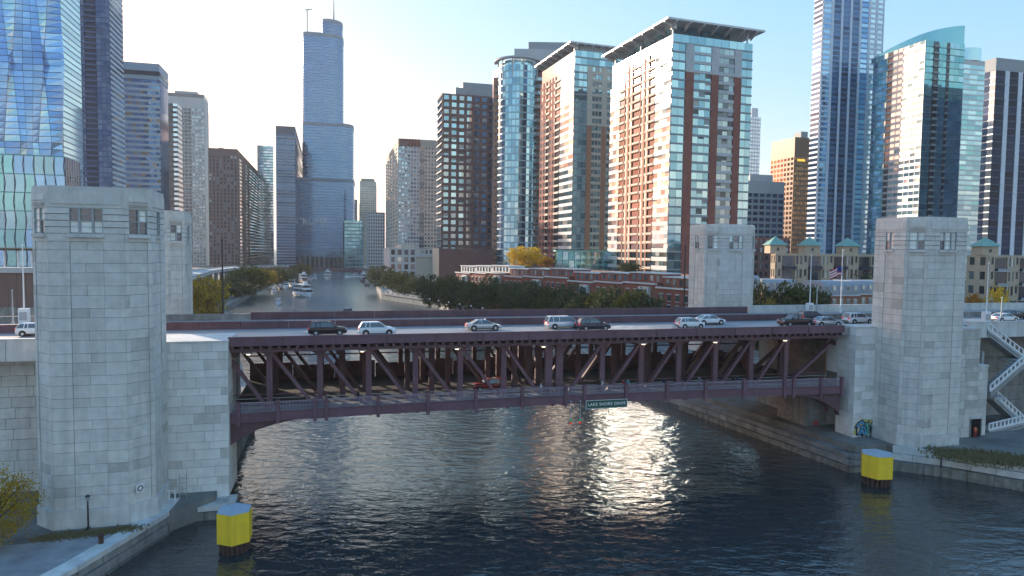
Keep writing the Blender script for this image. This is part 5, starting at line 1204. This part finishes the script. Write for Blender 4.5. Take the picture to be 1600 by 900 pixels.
# zigzag stairs on the right
ST = mat('stair_concrete', (.42, .42, .41), .85, var=.1, scale=.6, streak=.2)
e = empty('zigzag_staircase', 'white-railed concrete zigzag staircase climbing to the road on the right', 'staircase', W(106, -3, 0), TH)
fl = [((1545, 692), (1600, 660)), ((1600, 660), (1548, 612)), ((1548, 612), (1606, 562)), ((1606, 562), (1544, 515))]
def flight(a, b, t):
    n = 12; a = Vector(a); b = Vector(b); w_ = 2.2
    MB().hexa([(a.x, t, a.z - .9), (b.x, t, b.z - .9), (b.x, t + .25, b.z - .9), (a.x, t + .25, a.z - .9), (a.x, t, a.z), (b.x, t, b.z), (b.x, t + .25, b.z), (a.x, t + .25, a.z)]).build('stringer', ST, e)
    MB().hexa([(a.x, t, a.z - .7), (b.x, t, b.z - .7), (b.x, t + w_, b.z - .7), (a.x, t + w_, a.z - .7), (a.x, t, a.z - .35), (b.x, t, b.z - .35), (b.x, t + w_, b.z - .35), (a.x, t + w_, a.z - .35)]).build('stair_slab', ST, e)
    for i in range(n):
        p = a.lerp(b, (i + .5) / n); part('step', e, ST, I4, (p.x, t + w_ / 2, p.z - .2), (abs(b.x - a.x) / n, w_ - .3, .3))
    m = 9
    for i in range(m + 1): p = a.lerp(b, i / m); part('baluster', e, WHITE, I4, (p.x, t + .1, p.z + .5), (.12 + .12, .14, 1.0))
    MB().bar((a.x, t + .1, a.z + 1.05), (b.x, t + .1, b.z + 1.05), .2, .16).build('handrail', WHITE, e); MB().bar((a.x, t + .1, a.z + .12), (b.x, t + .1, b.z + .12), .2, .24).build('bottom_rail', WHITE, e)
FLs = []
for k, (a, b) in enumerate(fl):
    t = -3 + (0.0 if k % 2 == 0 else 2.4); sa, za = onT(*a, t); sb, zb_ = onT(*b, t); FLs.append(((sa, za), (sb, zb_)))
    flight((sa - 106, 0, max(3.4, za)), (sb - 106, 0, zb_), t + 3)
for (sa, za), (sb, zb_) in FLs[:3]: part('landing', e, ST, I4, (sb - 106 + (1.0 if sb > sa else -1.0), 2.2, zb_ - .5), (2.4, 4.6, .4))
part('column', e, ST, I4, (5.6, 4.2, 9), (.5, .5, 12)); part('column', e, ST, I4, (.4, 4.4, 10), (.5, .5, 14))

# doorway and the person in orange inside it
s0, z0 = onT(1514, 690, -4.65); s1, z1 = onT(1533, 672, -4.65)
e = empty('doorway', 'black open doorway in the stone abutment right of the tower', 'doorway', W((s0 + s1) / 2, -4.65, 3.2), TH)
part('shade_panel', e, mat('opening_shade', (.004, .004, .005), .9, var=0), I4, (0, .0, 1.25), (1.8, .06, 2.9)); part('lintel', e, CONC, I4, (0, -.03, 2.85), (2.2, .1, .3))  # flat near-black panel: the doorway's inner shade is put into its colour
for x in (-1, 1): part('jamb', e, CONC_D, I4, (x, -.03, 1.25), (.18, .1, 2.9))

# railings / ladder beside the piers, bollard, lamps, signs
def gate(name, label, px0, px1, py0, py1, t):
    s0, z0 = onT(px0, py1, t); s1, _ = onT(px1, py1, t); _, z1 = onT(px0, py0, t); e = empty(name, label, 'railing', W(s0, t, z0), TH); H = z1 - z0; L = s1 - s0
    for x in (0, L * .3, L * .66, L): part('upright', e, WHITE, I4, (x, 0, H / 2), (.11, .11, H))
    for z in (.03, .5, 1.0): part('rail', e, WHITE, I4, (L / 2, 0, H * z), (L, .1, .1))
    return e
gate('service_railing', 'grey metal gate and railing at the foot of the left tower', 247, 274, 768, 806, -3.4)
gate('service_railing', 'pale metal gate frame between right pier and right tower', 1392, 1411, 680, 706, -3.2)
s0, z0 = onT(281, 806, -3.0); s1, _ = onT(292, 806, -3.0)
e = empty('ladder', 'grey vertical ladder on the left pier ledge', 'ladder', W(s0, -3.0, 1.2), TH)
for x in (0, s1 - s0): part('side_rail', e, GREYM, I4, (x, 0, 1.9), (.06, .06, 3.8))
for i in range(6): part('rung', e, GREYM, I4, ((s1 - s0) / 2, 0, .3 + i * .62), (s1 - s0, .05, .05))
p = atZ(138, 828, 2.2); e = empty('lamp_post', 'short black lamp post in front of the left tower base', 'lamp post', p)
MB().tube((0, 0, 0), (0, 0, .3), .22, .16, 10).build('base', DARKM, e); MB().tube((0, 0, .3), (0, 0, 2.9), .09, .07, 10).build('post', DARKM, e); MB().tube((0, 0, 2.9), (0, 0, 3.35), .12, .24, 10).build('lantern', GREYM, e); MB().tube((0, 0, 3.35), (0, 0, 3.5), .26, .08, 10).build('cap', DARKM, e)
p = atZ(158, 850, 2.2); e = empty('bollard', 'small rusty bollard on the edge of the left plaza', 'bollard', p); MB().tube((0, 0, 0), (0, 0, .8), .24, .22, 12).build('shaft', RUST, e); MB().tube((0, 0, .8), (0, 0, .95), .3, .28, 12).build('cap', RUST, e)
s0, z0 = onT(231, 770, -9.3)
P3 = W(-16.7 + 10.6 - 2.0, -9.2, 0); dch = (BU + BV).normalized(); e = empty('notice_sign', 'small square white sign with a ring on the left tower', 'sign', P3 + dch * 1.0 - Vector((dch.y, -dch.x, 0)) * -.22 + Vector((0, 0, 5.6)), TH + rad(45))
part('plate', e, WHITE, I4, (0, -.0, 0), (.8, .05, .9))
k = 16; mb = MB()
for i in range(k):
    a, b = 2 * math.pi * i / k, 2 * math.pi * (i + 1) / k; mb.hexa([(r * math.cos(q), yy, r * math.sin(q)) for yy in (-.06, -.03) for r, q in ((.22, a), (.3, a), (.3, b), (.22, b))])
mb.build('ring', DARKM, e)

# graffiti: painted strokes on the right pier
e = empty('graffiti', 'blue and green graffiti lettering with yellow glow on the right pier', 'graffiti', W(sR0 + .3, -1.03, 0), TH)
GP = [mat('spray_' + n_, c, .7, var=.1, scale=3) for n_, c in (('blue', (.12, .38, .62)), ('green', (.12, .5, .38)), ('black', (.02, .03, .04)), ('yellow', (.6, .52, .2)), ('grey', (.3, .36, .38)))]
def stroke(pts, wd, m, y, closed=False):
    mb = MB(); q = [Vector((x, y, z)) for x, z in pts]
    for a, b in zip(q, q[1:]): d_ = (b - a).normalized() * wd * .35; mb.bar(a - d_, b + d_, .012, wd, 0)
    mb.build('paint_stroke', m, e)
gz = 3.2; gs = 2.4
def S_(l): return [(x * gs * 1.12, gz + z * gs) for x, z in l]
stroke(S_([(.05, .25), (.15, .75), (.5, .95), (.95, .9), (1.4, .95), (1.75, .6)]), .7, GP[3], -.0)
for l, wd in (([(.1, .2), (.1, .6), (.28, .85), (.5, .95), (.62, .8)], .42), ([(.3, .15), (.5, .5), (.62, .2), (.5, .1)], .4), ([(.4, .6), (.62, .62), (.75, .4), (.7, .15)], .38), ([(.8, .85), (.9, .4), (.78, .1)], .42), ([(1.0, .1), (1.05, .6), (1.3, .95)], .42), ([(1.1, .45), (1.3, .6), (1.38, .2), (1.15, .1)], .36)):
    stroke(S_(l), wd + .14, GP[2], -.014)
for i, (l, wd) in enumerate((([(.12, .22), (.12, .6), (.28, .82), (.5, .93), (.6, .8)], .3), ([(.32, .16), (.5, .48), (.6, .2)], .28), ([(.42, .6), (.62, .6), (.74, .4), (.7, .15)], .26), ([(.8, .82), (.9, .4), (.8, .12)], .3), ([(1.0, .12), (1.06, .6), (1.28, .92)], .3), ([(1.12, .45), (1.3, .58), (1.36, .22), (1.16, .12)], .24))):
    stroke(S_(l), wd, GP[0 if i < 3 else 1], -.028)
for l in ([(1.5, .2), (1.55, .8), (1.8, .85), (1.85, .3), (1.55, .2)], [(1.95, .2), (2.0, .85)], [(1.6, .55), (2.05, .5)]): stroke(S_(l), .2, GP[4], -.02)
sx, sz = onT(1380, 0, 0) if 0 else (0, 0)
e = empty('graffiti', 'small red tag on the shaded pier under the walkway', 'graffiti', W(84.6, 6.16, 0), TH); stroke([(0, 3.6), (.5, 3.9), (.9, 3.5), (.4, 3.3), (0, 3.6)], .3, mat('spray_red', (.5, .06, .08), .7), 0)
e = empty('graffiti', 'faint pale tag low on the right stone tower', 'graffiti', W(91.2 + .1, -7.63, 0), TH); stroke([(0, 6), (0, 7), (.6, 6.4), (1.1, 7), (1.1, 6), (0, 6)], .18, mat('spray_pale', (.5, .42, .42), .8), 0)

# poles ---------------------------------------------------------------------------------
def pole(name, label, cat, px, t, ytop, z0=DK, r=.12, m=None, flag=None, box=None):
    s, z = onT(px, ytop, t); e = empty(name, label, cat, W(s, t, z0), TH); m = m or WHITE
    MB().tube((0, 0, 0), (0, 0, z - z0), r, r * .5, 10).build('pole', m, e); MB().tube((0, 0, 0), (0, 0, .35), r * 2, r * 1.6, 10).build('base', m, e); MB().tube((0, 0, z - z0), (0, 0, z - z0 + .25), r * 1.2, r * .4, 8).build('finial', m, e)
    if box: MB().lohi((-.6, -.35, 0), (.6, .35, box)).build('cabinet', WHITE, e); MB().lohi((-.45, -.38, box * .3), (.45, -.36, box * .8)).build('cabinet_door', GREYM, e)
    if flag:
        mb = MB(); n = 10; R_ = [mat('flag_red', (.5, .03, .04), .8), mat('flag_white', (.75, .74, .72), .8), mat('flag_blue', (.03, .05, .2), .8)]
        for i in range(n):
            for j in range(7):
                f0, f1 = i / n, (i + 1) / n; g = lambda f, j_: (-f * 2.6, .25 * math.sin(f * 7), flag - j_ * .24 - f * f * .9)
                mi = 2 if (i < 4 and j < 4) else j % 2; mb.quad(g(f0, j), g(f1, j), g(f1, j + 1), g(f0, j + 1), mi)
        mb.build('flag', R_, e)
    return e
pole('barrier_mast', 'tall white raised barrier mast on a white cabinet left of the brick townhouse', 'mast', 1268, 22.8, 399, box=1.8)
pole('flagpole', 'tall white flagpole flying a red and white flag by the right tower', 'flagpole', 1317, 22.9, 391, flag=8.6)
pole('lamp_standard', 'short grey lamp standard right of the white cabinet mast', 'lamp post', 1277, 22.9, 449, r=.14, m=GREYM)
pole('barrier_mast', 'white raised barrier mast on a grey cabinet above the zigzag stairs', 'mast', 1545, 2.0, 412, box=1.9)
pole('lamp_standard', 'short grey lamp standard beside the mast above the stairs', 'lamp post', 1566, 3.0, 466, r=.14, m=GREYM)
pole('barrier_mast', 'white raised barrier mast with a white cabinet left of the big left tower', 'mast', 35, 21.0, 384, box=2.2)
pole('lamp_standard', 'thin grey lamp standard at the left edge beside the barrier mast', 'lamp post', 19, 21.0, 455, m=GREYM)
pole('lamp_standard', 'tall black pole on the far side of the deck left of the river view', 'lamp post', 347, 24.6, 376, z0=18.8, r=.16, m=DARKM)
pole('lamp_standard', 'tall black pole just left of the far right tower', 'lamp post', 1071, 24.8, 385, z0=18.8, r=.16, m=DARKM)
# left edge: dark retaining building and pale slab behind the approach road
p0 = at(-60, 175, 3.2); e = empty('underpass_wall', 'dark brown panelled wall with pale coping beyond the left approach road', 'wall', p0)
d = at(260, 190) - at(-60, 175); L = d.length; d.normalize(); M = frame(Vector((0, 0, 0)), d, Vector((-d.y, d.x, 0)))
n = 24
for i in range(n):
    part('panel', e, BROWN, M, (L / n * (i + .5), 0, 15), (L / n - .1, .5, 9)); part('panel', e, CONC_D, M, (L / n * (i + .5), -.4, 6), (L / n - .1, .6, 9))
part('coping', e, LGREY, M, (L / 2, .5, 20.2), (L, 3, 1.4))
e = empty('pavilion_canopy', 'white columned canopy before the cyan glass building at left edge', 'canopy', at(-30, 230, 20)); part('roof', e, DARKM, I4, (15, 5, 8.5), (46, 12, .8))
for i in range(9): part('column', e, WHITE, I4, (-6 + i * 4.6, 0, 4), (.5, .5, 8.4))
part('base', e, LGREY, I4, (15, 5, -9), (46, 12, 18))

# ================================================================== PEOPLE ON THE WALKWAY
SKIN = mat('skin', (.45, .27, .19), .6, var=0); HAIR = mat('dark_hair', (.02, .014, .01), .7, var=0)
CL = {k: mat('cloth_' + k, c, .85, var=.06, scale=3) for k, c in dict(white=(.6, .6, .6), navy=(.03, .04, .09), red=(.4, .05, .06), teal=(.1, .35, .4), black=(.02, .02, .022), grey=(.2, .2, .22), pink=(.55, .25, .28), denim=(.08, .12, .2), orange=(.75, .16, .06)).items()}
def person(label, loc, rz, top, legs, walk=.22, arm='swing', h=1.74, group='people on the walkway'):
    e = empty('person', label, 'person', loc, rz, group); k = h / 1.74
    J = {'pel': (0, 0, .95), 'spine': (0, 0, 1.15), 'chest': (.0, 0, 1.36), 'neck': (.01, 0, 1.5), 'head': (.03, 0, 1.6), 'crown': (.03, 0, 1.72)}
    for sg, n in ((1, 'l'), (-1, 'r')):
        w_ = walk * sg
        J['hip' + n] = (0, sg * .1, .9); J['knee' + n] = (w_ * .6 + .03, sg * .1, .5); J['ank' + n] = (w_ * .9 - .04, sg * .1, .09); J['toe' + n] = (w_ * .9 + .13, sg * .1, .04)
        J['sh' + n] = (0, sg * .19, 1.42)
        if arm == 'swing': J['el' + n] = (-w_ * .5, sg * .25, 1.14); J['ha' + n] = (-w_ * .7 + .1, sg * .24, .9)
        elif arm == 'up' and sg > 0: J['el' + n] = (.2, sg * .3, 1.58); J['ha' + n] = (.3, sg * .32, 1.84)
        else: J['el' + n] = (.05, sg * .26, 1.15); J['ha' + n] = (.28, sg * .16, 1.2)
        J['fi' + n] = tuple(a + (a - b) * .35 for a, b in zip(J['ha' + n], J['el' + n]))
    R_ = dict(pel=.15, spine=.14, chest=.165, neck=.06, head=.098, crown=.07, hip=.1, knee=.068, ank=.05, toe=.04, sh=.075, el=.05, ha=.035, fi=.03)
    E_ = [('pel', 'spine'), ('spine', 'chest'), ('chest', 'neck'), ('neck', 'head'), ('head', 'crown')]
    for n in 'lr': E_ += [('pel', 'hip' + n), ('hip' + n, 'knee' + n), ('knee' + n, 'ank' + n), ('ank' + n, 'toe' + n), ('chest', 'sh' + n), ('sh' + n, 'el' + n), ('el' + n, 'ha' + n), ('ha' + n, 'fi' + n)]
    names = list(J); me = bpy.data.meshes.new('body'); me.from_pydata([tuple(c * k for c in J[n]) for n in names], [(names.index(a), names.index(b)) for a, b in E_], [])
    o = link('tmp_body', me); o.modifiers.new('s', 'SKIN'); o.modifiers.new('d', 'SUBSURF').levels = 1
    for i, n in enumerate(names):
        r = R_.get(n) or R_[n[:-1]]; me.skin_vertices[0].data[i].radius = (r * k, r * k)
    me.skin_vertices[0].data[0].use_root = True
    bpy.context.view_layer.update(); m2 = bpy.data.meshes.new_from_object(o.evaluated_get(bpy.context.evaluated_depsgraph_get())); bpy.data.objects.remove(o)
    m2.materials.clear()
    for m in (CL[top], CL[legs], SKIN, HAIR, TRIM): m2.materials.append(m)
    for p in m2.polygons:
        z = p.center.z / k; r = abs(p.center.y / k); hand = any((p.center / k - Vector(J['ha' + n])).length < .1 for n in 'lr')
        p.material_index = 4 if z < .1 else 1 if z < .93 and not hand and r < .2 else 3 if z > 1.63 or (z > 1.56 and p.center.x < .0) else 2 if z > 1.5 or hand else 0
        p.use_smooth = True
    link('body', m2, e); return e
def wz(s): return crown(s) - 1.22
for px, t, top, legs, hd, arm, lab in ((941, 1.7, 'white', 'black', 0, 'fold', 'person in white top and dark trousers above the left end of the street sign'), (935, 2.2, 'black', 'denim', 0, 'swing', 'person in black beside the one in white near the street sign'), (974, 1.2, 'red', 'black', 180, 'up', 'person in red raising an arm above the street sign'), (981, 1.6, 'teal', 'denim', 180, 'swing', 'person in teal top next to the one in red'),
        (1037, 1.4, 'navy', 'grey', 0, 'swing', 'person in navy leaning by the rail right of the glitter on the water'), (1092, 1.6, 'grey', 'black', 180, 'swing', 'person in grey on the walkway at the quay ledge'), (1145, 1.5, 'black', 'navy', 0, 'swing', 'left walker of a pair in dark clothes on the right half of the walkway'), (1152, 1.9, 'navy', 'black', 0, 'swing', 'right walker of a pair in dark clothes on the right half of the walkway'), (1180, 1.3, 'black', 'grey', 180, 'swing', 'lone walker in black near the right end of the walkway'),
        (560, 1.8, 'black', 'black', 0, 'swing', 'walker in black on the left third of the walkway')):
    s, _ = onT(px, 600, t); person(lab, W(s, t, wz(s)), TH + rad(hd), top, legs, .25, arm)
s, _ = onT(845, 605, 1.3); person('cyclist in pale jacket standing beside a bicycle at mid-span', W(s, 1.3, wz(s)), TH, 'white', 'denim', .2, 'fold')
e = empty('bicycle', 'dark bicycle beside the person in a pale jacket at mid-span', 'bicycle', W(s + .9, 1.2, wz(s)), TH)
for x in (-.5, .5):
    mb = MB(); k = 20
    for i in range(k):
        a, b = 2 * math.pi * i / k, 2 * math.pi * (i + 1) / k; mb.tube((x + .33 * math.cos(a), 0, .35 + .33 * math.sin(a)), (x + .33 * math.cos(b), 0, .35 + .33 * math.sin(b)), .022, None, 5)
    mb.build('wheel', RUB, e)
for a, b in (((-.5, .35), (-.15, .85)), ((-.15, .85), (.38, .85)), ((.38, .85), (0, .35)), ((0, .35), (-.15, .85)), ((-.5, .35), (0, .35)), ((.38, .85), (.5, .35))): MB().tube((a[0], 0, a[1]), (b[0], 0, b[1]), .02, None, 6).build('frame_tube', DARKM, e)
MB().lohi((-.3, -.08, .9), (-.05, .08, .96)).build('saddle', DARKM, e); MB().tube((.38, -.25, 1.0), (.38, .25, 1.0), .018).build('handlebar', GREYM, e); MB().tube((.38, 0, .84), (.38, 0, 1.0), .018).build('stem', GREYM, e)
s0, z0 = onT(1523, 690, -5.0); person('person in an orange-red vest standing in the dark doorway on the right', W(s0, -5.0, 3.2), TH - rad(90), 'orange', 'red', .08, 'fold', 1.7, 'people on the bank')

# ================================================================== AIR
hz = bpy.data.materials.new('haze'); hz.use_nodes = True; n_ = hz.node_tree; n_.nodes.clear()
pv = n_.nodes.new('ShaderNodeVolumePrincipled'); pv.inputs['Color'].default_value = (.93, .95, .97, 1); pv.inputs['Density'].default_value = .0001; pv.inputs['Anisotropy'].default_value = .25
on = n_.nodes.new('ShaderNodeOutputMaterial'); n_.links.new(pv.outputs[0], on.inputs['Volume'])
o = MB().lohi((-16100, -16100, -3), (16100, 20100, 420)).build('haze', hz, kind='stuff'); tag(o, 'thin pale haze hanging over river and city', 'haze')
